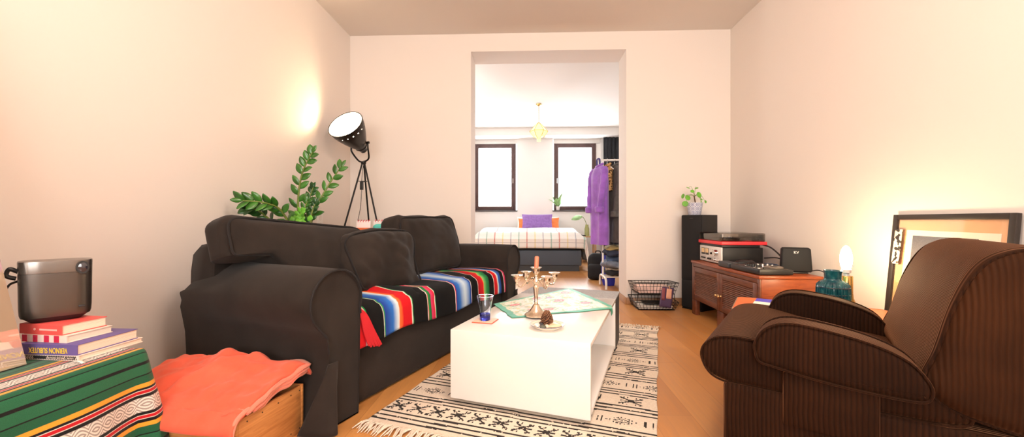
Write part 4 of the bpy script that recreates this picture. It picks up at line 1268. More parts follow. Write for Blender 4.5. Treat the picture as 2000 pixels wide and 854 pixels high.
arm_pts = sp2d([(0.0, .47), (.03, .522), (.09, .551), (.18, .548), (.31, .522), (.40, .482), (.445, .425), (.448, .385), (.42, .366), (.31, .366), (.18, .376), (.06, .395), (.015, .405), (.002, .435)], 4)
def chair_arm(y0, y1, far):
    L = rounded_prism(arm_pts, y0, y1, .022, 5)
    for lp in L:
        for p in lp: p += V((.0, 0, .004*noise.noise(V((p.x*6, p.y*6, 1)))))
    b = NB(); loft(b, L); a = mk('arm', b, M['cord'], ch, ang=70)
    for y in (y0+.0035, y1-.0035):
        pts = [V((x, y, z)) for x, z in arm_pts]
        c = V((.22, y, .45)); pts = [c+(p-c)*.985 for p in pts]
        b = NB(); tube(b, pts, .0042, 6, True); mk('piping', b, M['cord'], a)
chair_arm(0, .13, False); chair_arm(.71, .84, True)
# arm supports
for y0 in (.012, .715):
    b = NB(); box(b, .085, y0, .20, .335, y0+.10, .385, .008, 2); mk('arm_support', b, M['cord'], ch)
# base
b = NB(); box(b, -.102, .022, .03, .715, .80, .304, .022, 4); mk('base', b, M['cord'], ch, ang=70)
for x in (-.04, .64):
    for y in (.08, .75):
        b = NB(); lathe(b, [(0, 0), (.022, 0), (.026, .03), (0, .03)], 14, T(x, y, 0)); mk('foot', b, M['black'], ch)
# seat cushion, waterfall front
b = NB(); pts = sp2d([(-.182, .385), (-.165, .435), (-.11, .468), (.0, .470), (.2, .430), (.45, .395), (.52, .38), (.52, .31), (.3, .297), (.0, .297), (-.10, .30), (-.155, .325)], 5)
L = rounded_prism(pts, .028, .80, .03, 6)
loft(b, L); st_ = mk('seat', b, M['cord'], ch, ang=70)
b = NB(); tube(b, [V((x, .034, z)) for x, z in [(.1+(x-.1)*.985, .375+(z-.375)*.985) for x, z in pts]], .0042, 6, True); mk('piping', b, M['cord'], st_)
# backrest: fat leaning slab
back_pts = sp2d([(.425, .42), (.455, .52), (.492, .66), (.535, .76), (.585, .812), (.66, .832), (.74, .80), (.82, .70), (.875, .56), (.885, .43), (.84, .345), (.74, .305), (.60, .318), (.48, .352)], 5)
L = rounded_prism(back_pts, .008, .822, .05, 7)
for lp in L:
    for p in lp:
        k = min(1, max(0, (p.z-.4)/.3))
        p += V((.010*noise.noise(V((p.x*3, p.y*4, p.z*4))), 0, .008*noise.noise(V((p.x*4, p.y*5, 3)))))
        p.x -= .018*k*math.sin(PI*(p.y)/.83)*(1 if p.x < .62 else 0)
# fill the ends so the ribs follow the slab
b = NB(); loft(b, L); bk = mk('backrest', b, M['cordf'], ch, ang=70)
for y in (.030, .800):
    b = NB(); c = V((.66, y, .57)); tube(b, [c+(V((x, y, z))-c)*.972 for x, z in back_pts], .005, 6, True); mk('piping', b, M['cord'], bk)
# hinge bolt
b = NB(); tube(b, [(.50, .018, .20), (.50, .010, .20)], .005, 10); mk('bolt', b, M['brass'], ch)

# ================================================================== louvred cabinet
CBX0, CBX1, CBY0, CBY1, CBH = 1.608, 2.03, 2.865, 4.015, .5175
cb = thing('hifi_cabinet', 'mahogany louvred cabinet against the right wall carrying the hi-fi', 'cabinet', (CBX0, CBY0, 0))
W_, D_ = CBX1-CBX0, CBY1-CBY0
b = NB(); box(b, -.008, -.008, CBH-.022, W_+.005, D_+.008, CBH, .004); mk('top_board', b, M['cab_side'], cb)
b = NB(); box(b, .012, 0, .145, W_, .02, CBH-.0225, .002); box(b, .04, -.004, .30, W_-.03, 0, .31, .001); mk('side_panel', b, M['cab_side'], cb)
b = NB(); box(b, .012, D_-.02, .145, W_, D_, CBH-.0225, .002); mk('side_panel', b, M['cab_side'], cb)
b = NB(); box(b, .012, .021, .145, W_-.001, D_-.021, .165, .002); mk('bottom_board', b, M['cab_side'], cb)
b = NB(); box(b, W_-.012, .021, .166, W_-.002, D_-.021, CBH-.023, .001); mk('back_board', b, M['cab_side'], cb)
# face frame and legs
for y0, y1 in ((0, .10), (D_/2-.055, D_/2+.055), (D_-.085, D_)):
    b = NB(); box(b, 0, y0, .0, .04, y1, .1445, .003); mk('front_leg', b, M['cab'], cb)
for y0 in (.002, D_-.062):
    b = NB(); box(b, W_-.06, y0, 0, W_, y0+.06, .1445, .003); mk('leg', b, M['cab_side'], cb)
b = NB()
box(b, 0, 0, .1455, .0115, .028, CBH-.023, .002); box(b, 0, D_-.028, .1455, .0115, D_, CBH-.023, .002)
box(b, 0, .0285, CBH-.052, .0115, D_-.0285, CBH-.0235, .002); mk('face_frame', b, M['cab'], cb)
for k, (y0, y1) in enumerate(((.030, D_/2-.003), (D_/2+.003, D_-.030))):
    d = thing('door', '', 'x', (0, 0, 0)); 
    bpy.data.objects.remove(d)
    b = NB(); z0, z1, w = .150, CBH-.055, .045
    box(b, -.006, y0, z0, .011, y0+w, z1, .002); box(b, -.006, y1-w, z0, .011, y1, z1, .002)
    box(b, -.006, y0+w, z0, .011, y1-w, z0+w, .002); box(b, -.006, y0+w, z1-w, .011, y1-w, z1, .002)
    dr = mk('door', b, M['cab'], cb)
    b = NB(); n_ = 15
    for i in range(n_):
        z = z0+w+(z1-z0-2*w)*(i+.5)/n_; h = (z1-z0-2*w)/n_
        prism(b, [(-.002, z-h*.5), (-.0045, z-h*.25), (.008, z+h*.62), (.010, z+h*.35)], y0+w, y1-w)
    box(b, .0085, y0+w, z0+w, .0112, y1-w, z1-w)
    mk('louvre_panel', b, M['cab'], dr)
    ky = y1-.022 if k == 0 else y0+.022
    b = NB(); lathe(b, [(0, 0), (.010, 0), (.005, .006), (.005, .012), (.013, .020), (.011, .028), (0, .031)], 8, T(-.006, ky, .275, 0, -PI/2, 0)); mk('knob', b, M['gold'], dr)

# ================================================================== floor speaker and plant
B_ = V((1.72, 4.06, 0)); sdir = math.atan2(.533, .846)
spk = thing('floor_speaker', 'tall black floor-standing loudspeaker in the corner by the cabinet', 'speaker', B_, sdir)  # local x = depth, y = across
b = NB(); box(b, .012, 0, .012, .255, .235, .962, .004); mk('enclosure', b, pm('black_vinyl', (.016, .015, .015, 1), .5), spk)
b = NB(); box(b, .0, .003, .30, .0115, .232, .958, .004); mk('grille', b, M['matte'], spk)
b = NB(); box(b, .002, .003, .02, .0115, .232, .297, .003); mk('lower_front', b, M['matte'], spk)
b = NB(); box(b, .004, .006, 0, .25, .229, .0115, .002); mk('plinth', b, M['black'], spk)
b = NB(); box(b, -.0012, .10, .925, .0, .135, .932); mk('badge', b, pm('badge_grey', S(90, 90, 92), .4, .8), spk)
# pilea in patterned pot
pot_xy = B_+V((.846, .533, 0))*.11+V((-.533, .846, 0))*.12
pp = thing('potted_pilea', 'small round-leaved pilea in a blue and white pot on the tall speaker', 'plant', (1.722, 4.235, .9625))
npot = N('delft_pattern')
gz = npot.sep(npot.tc.outputs['Object'])
ang_ = npot.math('ARCTAN2', gz[1], gz[0])
ua = npot.math('MULTIPLY', ang_, 10/(2*PI)); va = npot.math('MULTIPLY', gz[2], 1/.042)
fu = npot.math('SUBTRACT', npot.math('FRACT', npot.math('ADD', ua, 20)), .5); fv = npot.math('SUBTRACT', npot.math('FRACT', va), .5)
fu2 = npot.math('MULTIPLY', fu, fu); fv2 = npot.math('MULTIPLY', fv, fv)
rr = npot.math('SQRT', npot.math('ADD', fu2, fv2))
lob = npot.math('COSINE', npot.math('MULTIPLY', npot.math('ARCTAN2', fv, fu), 4))
val = npot.math('ADD', rr, npot.math('MULTIPLY', lob, .08))
npot.set(col=npot.ramp(val, [(0, S(90, 106, 160)), (.10, S(90, 106, 160)), (.12, S(232, 232, 240)), (.24, S(232, 232, 240)), (.26, S(104, 118, 168)), (.36, S(104, 118, 168)), (.39, S(226, 228, 238)), (.52, S(226, 228, 238)), (.55, S(112, 126, 172))]), rough=.25)
b = NB(); lathe(b, [(0, 0), (.058, 0), (.060, .003), (.079, .122), (.080, .126), (.074, .126), (.070, .105), (0, .105)], 48); mk('pot', b, npot.m, pp)
b = NB(); lathe(b, [(0, .108), (.05, .109), (.069, .106)], 24); mk('soil', b, pm('soil', (.04, .025, .015, 1), 1, bump=.6, bs=120), pp)
b = NB(); tube(b, smooth_path([(0, 0, .10), (.006, 0, .13), (.0, 0, .165), (-.006, 0, .20)], 5), [.007]*10+[.006]*6, 8); mk('trunk', b, pm('pilea_trunk', S(92, 66, 44), .8), pp)
def disc_leaf(bm, c, nrm, r):
    q = V(nrm).normalized().to_track_quat('Z', 'Y').to_matrix().to_4x4()
    lathe(bm, [(0, .0), (r*.5, .0016), (r*.85, .001), (r, -.003), (r*.85, -.0005), (r*.5, 0), (0, -.0015)], 20, Matrix.Translation(c) @ q)
lv = [((-.115, -.05, .115), (-.25, -.95, .25), .030), ((-.095, -.07, .175), (.15, -.95, .3), .029), ((-.125, -.01, .195), (-.9, -.25, .2), .026), ((.022, -.06, .205), (.35, -.9, .25), .031), ((.055, .0, .19), (.75, -.6, .25), .020), ((-.03, -.02, .245), (-.1, -.85, .5), .020), ((-.058, .02, .283), (.35, -.35, .9), .020), ((.018, .0, .277), (-.4, -.3, .9), .019), ((.108, -.01, .137), (.5, -.85, .2), .016), ((.054, -.04, .158), (.2, -.9, .3), .011), ((.052, -.04, .135), (.2, -.9, .3), .008)]
for p, nr, r in lv:
    b = NB(); tube(b, smooth_path([(-.003, 0, .195-.2*max(0, .16-p[2])), (p[0]*.5, p[1]*.5, max(.2, p[2])*1.0+.008), tuple(V(p)-V(nr).normalized()*.004)], 6), .0016, 5, mi=1)
    disc_leaf(b, p, nr, r); mk('leaf', b, [M['leafb'], M['stem']], pp)

# ================================================================== hi-fi on the cabinet
Z0 = CBH+.0005
am = thing('amplifier', 'silver-fronted hi-fi amplifier with two VU meters under the turntable', 'amplifier', (1.685, 3.585, Z0))
AW, AD, AH = .43, .355, .150      # along y, along x, height
b = NB(); box(b, .012, 0, .012, AD, AW, AH, .003); mk('housing', b, pm('amp_black', (.020, .019, .018, 1), .5, .2), am)
b = NB(); box(b, 0, -.002, .008, .0115, AW+.002, AH+.001, .002); fp = mk('faceplate', b, pm('brushed_alu', (.84, .80, .76, 1), .35, .15), am)
for x in (.03, AD-.04):
    for y in (.04, AW-.04):
        b = NB(); lathe(b, [(0, 0), (.016, 0), (.018, .0115), (0, .0115)], 14, T(x, y, 0)); mk('foot', b, M['black'], am)
M['meter'] = pm('meter_cream', S(246, 214, 160), .4)
for k in (0, 1):
    y1 = AW-.035-.082*k
    b = NB(); box(b, -.002, y1-.072, .068, -.0002, y1, .130, .001); mt = mk('meter_bezel', b, M['black'], am)
    b = NB(); box(b, -.0028, y1-.066, .086, -.0021, y1-.006, .126); mk('meter_dial', b, M['meter'], mt)
    b = NB(); tube(b, [(-.0031, y1-.036, .088), (-.0031, y1-.050+.01*k, .118)], .0009, 4); mk('needle', b, M['black'], mt)
def knob(y, z, r, d, mat=None):
    b = NB(); lathe(b, [(0, 0), (r*1.06, 0), (r, d*.2), (r*.94, d), (r*.8, d*1.04), (0, d*1.04)], 28, T(-.0002, y, z, 0, -PI/2, 0)); mk('knob', b, mat or M['chrome'], am)
knob(.092, .098, .029, .026); knob(.178, .088, .010, .014, M['blackm'])
for y in (.24, .218, .196, .174, .152): knob(y, .036, .0085, .013, M['blackm'] if y > .16 else None)
knob(.118, .036, .013, .014); knob(.060, .034, .011, .013); knob(.026, .034, .008, .010)
b = NB()
for y in (.395, .372, .35, .33, .31): box(b, -.006, y-.004, .030, -.0002, y+.004, .044, .001)
mk('lever_switch', b, M['blackm'], am)
b = NB()
for y in (.40, .375, .355, .335, .31, .24, .215, .19, .165, .12, .06): box(b, -.0006, y-.008, .052, -.0001, y+.006, .0535)
for y in (.24, .20, .16): box(b, -.0006, y-.012, .122, -.0001, y+.012, .1235)
mk('panel_marks', b, pm('panel_ink', S(96, 88, 82), .6), am)
# turntable
tt = thing('turntable', 'red turntable with smoked dust cover on top of the amplifier', 'turntable', (1.675, 3.555, Z0+AH+.0015))
TD, TWd = .385, .475
b = NB(); box(b, .01, .02, .0, TD-.05, TWd-.02, .022, .004); mk('foot_plate', b, M['black'], tt)
b = NB(); box(b, 0, 0, .0225, TD, TWd, .052, .004); mk('plinth', b, pm('plinth_red', S(238, 58, 66), .35), tt)
b = NB(); lathe(b, [(0, 0), (.148, 0), (.150, .004), (.150, .016), (.146, .019), (0, .019)], 56, T(.175, .27, .0525)); mk('platter', b, pm('platter_grey', (.05, .045, .04, 1), .35, .6), tt)
b = NB(); lathe(b, [(0, 0), (.146, 0), (.147, .0025), (.05, .003), (0, .003)], 56, T(.175, .27, .072)); mk('slipmat', b, M['matte'], tt)
b = NB(); lathe(b, [(0, 0), (.028, 0), (.03, .02), (.02, .03), (.014, .046), (0, .046)], 20, T(.32, .062, .0525)); mk('tonearm_base', b, M['blackm'], tt)
b = NB(); tube(b, smooth_path([(.372, .058, .092), (.32, .062, .093), (.22, .075, .09), (.12, .12, .085), (.095, .16, .079)], 6), .0048, 8); tube(b, [(.374, .057, .092), (.345, .06, .092)], .018, 16); box(b, .08, .145, .074, .11, .175, .085, .002); mk('tonearm', b, M['blackm'], tt)
nsm = N('smoked_acrylic'); nsm.t.nodes.remove(nsm.b)
tr = nsm.add('ShaderNodeBsdfTransparent'); tr.inputs[0].default_value = (.86, .83, .79, 1); gl = nsm.add('ShaderNodeBsdfGlossy'); gl.inputs['Roughness'].default_value = .03
lw = nsm.add('ShaderNodeLayerWeight'); lw.inputs[0].default_value = .25
mx = nsm.add('ShaderNodeMixShader'); nsm.link(nsm.math('ADD', nsm.math('MULTIPLY', lw.outputs['Fresnel'], .8), .05), mx.inputs[0]); nsm.link(tr.outputs[0], mx.inputs[1]); nsm.link(gl.outputs[0], mx.inputs[2]); nsm.link(mx.outputs[0], nsm.out.inputs[0])
b = NB(); box(b, .006, .006, .053, TD-.012, TWd-.006, .123, .010, 3)
t_ = [f for f in b.faces if f.calc_center_median().z < .0535]
bmesh.ops.delete(b, geom=t_, context='FACES_ONLY'); mk('dust_cover', b, nsm.m, tt, solid=.003)
b = NB()
for y in (.07, TWd-.07): box(b, TD-.011, y-.02, .053, TD-.001, y+.02, .078, .002)
mk('hinge', b, M['black'], tt)
# mixer
mxr = thing('mixing_desk', 'black DJ mixing controller with jog wheels at the front of the cabinet top', 'mixer', (1.622, 2.895, Z0))
MW, ML, MH = .235, .40, .042
b = NB(); box(b, 0, 0, .004, MW, ML, MH, .006, 3); mk('case', b, M['black'], mxr)
b = NB(); box(b, .012, .012, MH, MW-.012, ML-.012, MH+.0015, .0006); mk('top_plate', b, pm('mixer_plate', S(96, 88, 84), .35, .6), mxr)
for y in (.085, .315):
    b = NB(); lathe(b, [(0, 0), (.060, 0), (.062, .006), (.056, .012), (.052, .012), (.05, .010), (0, .010)], 40, T(.15, y, MH+.0017)); j = mk('jog_wheel', b, pm('jog_grey', S(150, 140, 130), .3, .7) if y < .2 else M['blackm'], mxr)
    b = NB(); lathe(b, [(0, 0), (.022, 0), (.022, .001), (0, .001)], 24, T(.15, y, MH+.012)); mk('jog_centre', b, M['black'], j)
for y in (.17, .20, .23):
    for x in (.05, .085, .12, .155, .19):
        b = NB(); lathe(b, [(0, 0), (.0085, 0), (.007, .013), (.006, .015), (0, .015)], 12, T(x, y, MH+.0017)); mk('dial', b, M['chrome'] if (x > .1 and y != .2) else M['black'], mxr)
for y in (.03, .14, .26, .37):
    b = NB(); box(b, .025, y-.002, MH+.0016, .085, y+.002, MH+.0024); box(b, .045, y-.009, MH+.0025, .056, y+.009, MH+.012, .0015); mk('fader', b, M['black'], mxr)
for k in range(8):
    b = NB(); box(b, .022+.0, .05+.018*k+(.06 if k > 3 else 0), MH+.0016, .036, .063+.018*k+(.06 if k > 3 else 0), MH+.005, .001); mk('pad_button', b, M['whitem'] if k % 3 == 0 else M['darkgrey'], mxr)
for x in (.03, MW-.03):
    for y in (.04, ML-.04):
        b = NB(); lathe(b, [(0, 0), (.01, 0), (.01, .0045), (0, .0045)], 10, T(x, y, 0)); mk('foot', b, M['black'], mxr)
b = NB(); box(b, 0, 0, 0, .085, .17, .046, .006, 3)
tag(mk('audio_interface', b, pm('interface_grey', S(70, 72, 76), .5, .3), loc=(1.622, 3.335, Z0)), 'small dark grey box between the mixer and the amplifier', 'box')
b = NB(); lathe(b, [(0, 0), (.085, 0), (.094, .022), (.092, .040), (.07, .056), (.04, .061), (0, .062)], 40, None, 0, 1.0, .62)
oc = tag(mk('hard_case', b, pm('case_black', (.013, .013, .014, 1), .3), loc=(1.815, 3.45, Z0+.012), rot=(0, 0, .35)), 'black oval hard case lying in front of the amplifier side', 'case')
oc.location.z = Z0
b = NB(); cushion(b, .16, .10, .035, .016, (0, 0, .006), 8, .006, 14)
tag(mk('cleaning_cloth', b, pm('slate_cloth', S(58, 70, 92), .95), loc=(1.945, 3.36, Z0+.018), rot=(0, 0, .3)), 'slate blue cloth bunched up behind the mixer', 'cloth')
# cables
b = NB(); tube(b, smooth_path([(2.04, 3.62, Z0+AH+.03), (2.075, 3.53, Z0+.155), (2.09, 3.42, Z0+.09), (2.085, 3.36, Z0+.03), (2.06, 3.34, Z0+.004)], 8), .0065, 8)
tag(mk('signal_cable', b, M['black']), 'thick black cable hanging from the back of the turntable', 'cable')
b = NB(); tube(b, smooth_path([(2.06, 3.60, Z0+.06), (2.08, 3.45, Z0+.075), (2.075, 3.32, Z0+.045), (2.03, 3.20, Z0+.005), (2.0, 3.14, Z0+.005)], 8), .005, 8)
tag(mk('signal_cable', b, M['black']), 'thin black cable running from the amplifier to the router', 'cable')
# router
rt = thing('router', 'black rounded wifi router standing upright right of the mixer', 'router', (1.968, 3.045, Z0), rad(-19))
rp = [(-.098, .022), (-.088, .175), (-.078, .187), (.080, .187), (.092, .175), (.098, .022), (.088, .010), (-.088, .010)]
b = NB(); prism(b, rp, -.030, .030, .010, seg=3); 
for v in b.verts: v.co.y += .10*v.co.z
mk('shell', b, pm('router_black', (.010, .010, .011, 1), .6, spec=.25), rt)
b = NB(); box(b, -.07, -.032, 0, .07, .036, .0098, .003); mk('stand', b, M['black'], rt)
t = text_bm('KV', .026); bmesh.ops.transform(t, matrix=T(.0, -.0145, .152, PI/2-.0997, 0, 0), verts=t.verts); mk('logo', t, pm('logo_white', (.8, .8, .8, 1), .5), rt)
b = NB(); tube(b, smooth_path([(2.045, 3.00, Z0+.02), (2.075, 2.97, Z0+.03), (2.09, 2.93, Z0+.02), (2.07, 2.89, Z0+.004)], 6), .004, 6)
tag(mk('power_cable', b, M['black']), 'short black cable curling out behind the router', 'cable')

# ================================================================== orange side table, vase, lamp
ot = thing('side_table', 'orange-topped low side table with metal rim behind the armchair', 'table', (1.14, 2.305, 0), rad(-31))
OW, OD, OH = .72, .44, .41
def rr_poly(x0, y0, x1, y1, r, n_=6):
    out = []
    for cx, cy, a0 in ((x1-r, y1-r, 0), (x0+r, y1-r, 90), (x0+r, y0+r, 180), (x1-r, y0+r, 270)):
        for k in range(n_+1):
            a = rad(a0+90*k/n_); out.append((cx+r*math.cos(a), cy+r*math.sin(a)))
    return out
def slab(bm, poly, z0, z1):
    loft(bm, [[V((x, y, z0)) for x, y in poly], [V((x, y, z1)) for x, y in poly]])
b = NB(); slab(b, rr_poly(.003, .003, OW-.003, OD-.003, .035), OH-.018, OH); mk('tabletop', b, pm('orange_laminate', S(232, 112, 60), .35, var=.12, vs=6), ot)
b = NB(); loft(b, [[V((x, y, z)) for x, y in rr_poly(.003-e, .003-e, OW-.003+e, OD-.003+e, .035)] for e, z in ((.0005, OH-.0185), (.005, OH-.0175), (.005, OH-.001), (.0005, OH+.0008))], caps=False); mk('metal_rim', b, pm('worn_alu', S(206, 186, 160), .35, .7), ot)
for x in (.05, OW-.05):
    for y in (.05, OD-.05):
        b = NB(); tube(b, [(x, y, 0), (x, y, OH-.019)], .014, 12); mk('leg', b, M['blackm'], ot)
def tl(x, y): 
    a = rad(-31); return V((1.14+x*math.cos(a)-y*math.sin(a), 2.305+x*math.sin(a)+y*math.cos(a), OH+.001))
p = tl(.10, .205)
bo = thing('exercise_book', 'blue book with white page edges lying on the orange side table', 'book', p, rad(-31-4))
b = NB(); box(b, 0, -.07, .0, .30, .14, .002); box(b, 0, -.07, .0125, .30, .14, .0145); mk('cover', b, pm('cover_blue', S(72, 66, 196), .45), bo)
b = NB(); box(b, .001, -.069, .0021, .298, .138, .0124); mk('pages', b, M['paper'], bo)
b = NB(); box(b, 0.0, -.07, .0146, .09, .02, .0152); mk('white_corner', b, M['paper'], bo)
vx = V((1.705, 2.325, OH+.001))
va_ = thing('vase', 'teal ribbed ceramic vase with short neck behind the armchair', 'vase', vx)
nt = N('teal_glaze'); f = nt.noise(30, detail=4); nt.set(col=nt.ramp(f, [(.3, S(10, 56, 70)), (.6, S(26, 92, 98)), (.85, S(100, 146, 132))]), rough=.18); M['teal'] = nt.m
b = NB()
loops = []
for z, r in [(0, .055), (.004, .068), (.02, .074), (.05, .076), (.09, .076), (.115, .075), (.135, .072), (.150, .062), (.158, .046), (.163, .040), (.17, .0395), (.20, .0405), (.21, .043), (.214, .0435), (.214, .037), (.2, .034), (.16, .033)]:
    lp = []
    for k in range(144):
        a = 2*PI*k/144; rr_v = r
        if .015 < z < .137:
            rr_v += .0032*(1 if math.sin(a*36) > 0 else -1)
        lp.append(V((rr_v*math.cos(a), rr_v*math.sin(a), z)))
    loops.append(lp)
loft(b, loops); mk('vase_body', b, M['teal'], va_, ang=50)
b = NB()
for z in (.045, .085, .122):
    tube(b, [(.0755*math.cos(2*PI*k/48), .0755*math.sin(2*PI*k/48), z) for k in range(48)], .003, 6, True)
mk('groove_band', b, pm('teal_dark', S(14, 52, 62), .3), va_)
lx = V((1.825, 2.388, OH+.001))
tl_ = thing('table_lamp', 'brass column table lamp with bare glowing bulb beside the teal vase', 'lamp', lx)
b = NB(); lathe(b, [(0, 0), (.055, 0), (.056, .008), (.044, .022), (.034, .05), (.0315, .08), (.0315, .172), (.029, .176), (0, .176)], 36); mk('column', b, M['brass'], tl_)
b = NB(); lathe(b, [(0, .176), (.014, .176), (.014, .19), (.022, .193), (.0225, .205), (.024, .212), (.016, .214), (0, .214)], 28); mk('socket', b, M['whitem'], tl_)
b = NB(); lathe(b, [(0, .2145), (.018, .2145), (.025, .232), (.0285, .258), (.0285, .288), (.0235, .316), (.0145, .338), (.006, .346), (0, .347)], 32)
mk('bulb', b, emis('bulb_glow', (1, .74, .42, 1), 130), tl_)

# ================================================================== framed print leaning on the right wall
fr = thing('picture_frame', 'black framed print leaning against the right wall behind the armchair', 'picture', (2.07, 2.457, 0), -PI/2, rot=(rad(-5.4), 0, -PI/2))
# local: x runs toward the camera along the wall, z up, y toward the wall
FW, FH = .60, .94
b = NB()
for q in ((0, 0, .028, FH), (FW-.028, 0, FW, FH), (.028, 0, FW-.028, .028), (.028, FH-.028, FW-.028, FH)): box(b, q[0], -.012, q[1], q[2], .012, q[3], .002)
mk('frame', b, pm('frame_black', (.022, .016, .013, 1), .45), fr)
b = NB(); box(b, .0285, .002, .0285, FW-.0285, .006, FH-.0285); mk('mount_board', b, pm('kraft_board', S(226, 172, 124), .8), fr)
b = NB(); box(b, .065, .0005, .22, FW-.075, .0018, FH-.085, M=T(0, 0, 0, 0, rad(1.0), 0)); pr = mk('print_sheet', b, pm('print_paper', S(244, 226, 208), .7), fr)
ng_ = N('print_photo'); z_ = ng_.sep(ng_.tc.outputs['Object']); ng_.set(col=ng_.ramp(ng_.math('MULTIPLY', z_[2], 1.0), [(.3, S(40, 38, 40)), (.62, S(120, 112, 110)), (.83, S(66, 62, 64))]), rough=.6)
b = NB(); box(b, .105, -.0004, .30, FW-.165, .0004, FH-.115, M=T(0, 0, 0, 0, rad(1.0), 0)); mk('print_image', b, ng_.m, pr)
for k, (s_, x) in enumerate((('FOTOGRAFIE', FW-.125), ('AMSTERDAM', FW-.105))):
    pass
b = NB(); rr3 = random.Random(2)
for col_, x in ((0, FW-.118), (1, FW-.142)):
    z = .60
    while z < .80:
        h = rr3.uniform(.004, .010)
        if not (col_ == 1 and z > .74): box(b, x-.0025, -.0002, z, x+.0025, .0002, z+h)
        z += h+.003
mk('caption_marks', b, pm('caption_ink', S(150, 120, 104), .7), pr)
b = NB(); box(b, .0285, -.0045, .0285, FW-.0285, -.0025, FH-.0285); 
ngs = N('picture_glass'); ngs.t.nodes.remove(ngs.b)
tr = ngs.add('ShaderNodeBsdfTransparent'); gl = ngs.add('ShaderNodeBsdfGlossy'); gl.inputs['Roughness'].default_value = .01
mx = ngs.add('ShaderNodeMixShader'); mx.inputs[0].default_value = .10
ngs.link(tr.outputs[0], mx.inputs[1]); ngs.link(gl.outputs[0], mx.inputs[2]); ngs.link(mx.outputs[0], ngs.out.inputs[0])
mk('glazing', b, ngs.m, fr)
nz_ = N('terrazzo_card'); vo = nz_.add('ShaderNodeTexVoronoi'); vo.inputs['Scale'].default_value = 58; nz_.link(nz_.tc.outputs['Object'], vo.inputs['Vector'])
nz_.set(col=nz_.ramp(vo.outputs['Color'], [(.45, (.018, .014, .014, 1)), (.47, S(244, 214, 182))]), rough=.5)
b = NB(); box(b, 0, -.0015, 0, .045, .0015, .20, .0005)
bk_ = thing('bookmark', 'black and cream speckled card stuck at the left edge of the picture frame', 'card', (2.0515+.003+.0, 2.457-.018, .655), 0, rot=(rad(-5.4), rad(2), -PI/2))
mk('card', b, nz_.m, bk_)
bk_.location = (2.07+math.sin(rad(5.4))*.66-.0155, 2.457-.020, .655)

# ================================================================== wire basket by the opening
wb = thing('wire_basket', 'two-tier black wire letter basket on the floor by the opening', 'basket', (1.12, 4.128, 0))
BWd, BD = .36, .27
def tray(z, hf, hb):
    b = NB(); r = .0022
    def q(u, v, w):   # u across, v depth, w height 0..1 along the slanting walls
        fl = .035*w
        zz = z+(hf*(1-v)+hb*v)*w
        return V((-fl*1.0+u*(BWd+2*fl), -fl*.7+v*(BD+fl), zz))
    nx, ny = 12, 8
    rim = [q(0, 0, 1), q(1, 0, 1), q(1, 1, 1), q(0, 1, 1)]
    tube(b, rim, .0042, 6, True); tube(b, [q(0, 0, 0), q(1, 0, 0), q(1, 1, 0), q(0, 1, 0)], .0035, 6, True)
    for i in range(nx+1):
        u = i/nx; tube(b, [q(u, 0, 1), q(u, 0, 0), q(u, 1, 0), q(u, 1, 1)], r, 5)
    for j in range(ny+1):
        v = j/ny; tube(b, [q(0, v, 1), q(0, v, 0), q(1, v, 0), q(1, v, 1)], r, 5)
    for w_ in (.33, .66):
        tube(b, [q(0, 0, w_), q(1, 0, w_), q(1, 1, w_), q(0, 1, w_)], r, 5, True)
    return b
mk('lower_tray', tray(.006, .075, .10), M['blackm'], wb)
mk('upper_tray', tray(.165, .115, .095), M['blackm'], wb)
for x in (0, BWd):
    for y in (.012, BD-.01):
        b = NB(); tube(b, [(x-.012 if x == 0 else x+.012, y, .06), (x, y, .168)], .0034, 6); mk('upright', b, M['blackm'], wb)
pap = [('papers', 'stack of white papers in the lower tray of the wire basket', (1.13, 4.14, .0125), .34, .245, .030, M['paper']),
       ('papers', 'pile of pink and white papers in the upper tray of the wire basket', (1.13, 4.14, .172), .33, .24, .050, pm('pink_papers', S(232, 202, 192), .85, var=.2, vs=9))]
for nm, lb, lc, w_, d_, h_, m_ in pap:
    b = NB(); k = 0; zz = 0; r4 = random.Random(int(h_*1000))
    while zz < h_:
        t4 = r4.uniform(.004, .009); dx, dy = r4.uniform(0, .008), r4.uniform(0, .008)
        box(b, dx, dy, zz, w_-.01+dx, d_-.01+dy, zz+t4*.96); zz += t4
    tag(mk(nm, b, m_, loc=lc), lb, 'papers')
b = NB(); box(b, 0, 0, 0, .24, .17, .010, .003); tag(mk('document_folder', b, M['black'], loc=(1.195, 4.17, .052)), 'flat black folder on the papers in the lower basket tray', 'folder')
b = NB(); 
lf = thing('leaflet', 'dark purple leaflet clipped to the front right of the wire basket', 'leaflet', (1.388, 4.064, .243), .05, rot=(rad(4), rad(9), .12))
grid(b, 6, 8, lambda u, v: V((-.055+.125*u, .006*math.sin(u*3)-.012*v*v, -.20*v)))
mk('sheet', b, pm('leaflet_purple', S(84, 66, 96), .5), lf, solid=.001)
b = NB(); grid(b, 4, 4, lambda u, v: V((-.005+.055*u+.01*v, .003-.0022-.012*(.02+v*.5)**2-.0015, -.012-.10*v))); mk('pale_print', b, pm('leaflet_peach', S(236, 180, 152), .5), lf, solid=.0006)
b = NB(); grid(b, 4, 4, lambda u, v: V((-.053+.035*u+.012*v, .001-.012*(.05+v*.6)**2-.0015, -.012-.12*v))); mk('plum_print', b, pm('leaflet_plum', S(146, 84, 92), .5), lf, solid=.0006)
b = NB(); tube(b, smooth_path([(.02, .02, .0), (.02, .0, .012), (.02, -.006, 0), (.02, -.004, -.012)], 5), .004, 8); mk('peg', b, M['lightwood'], lf)
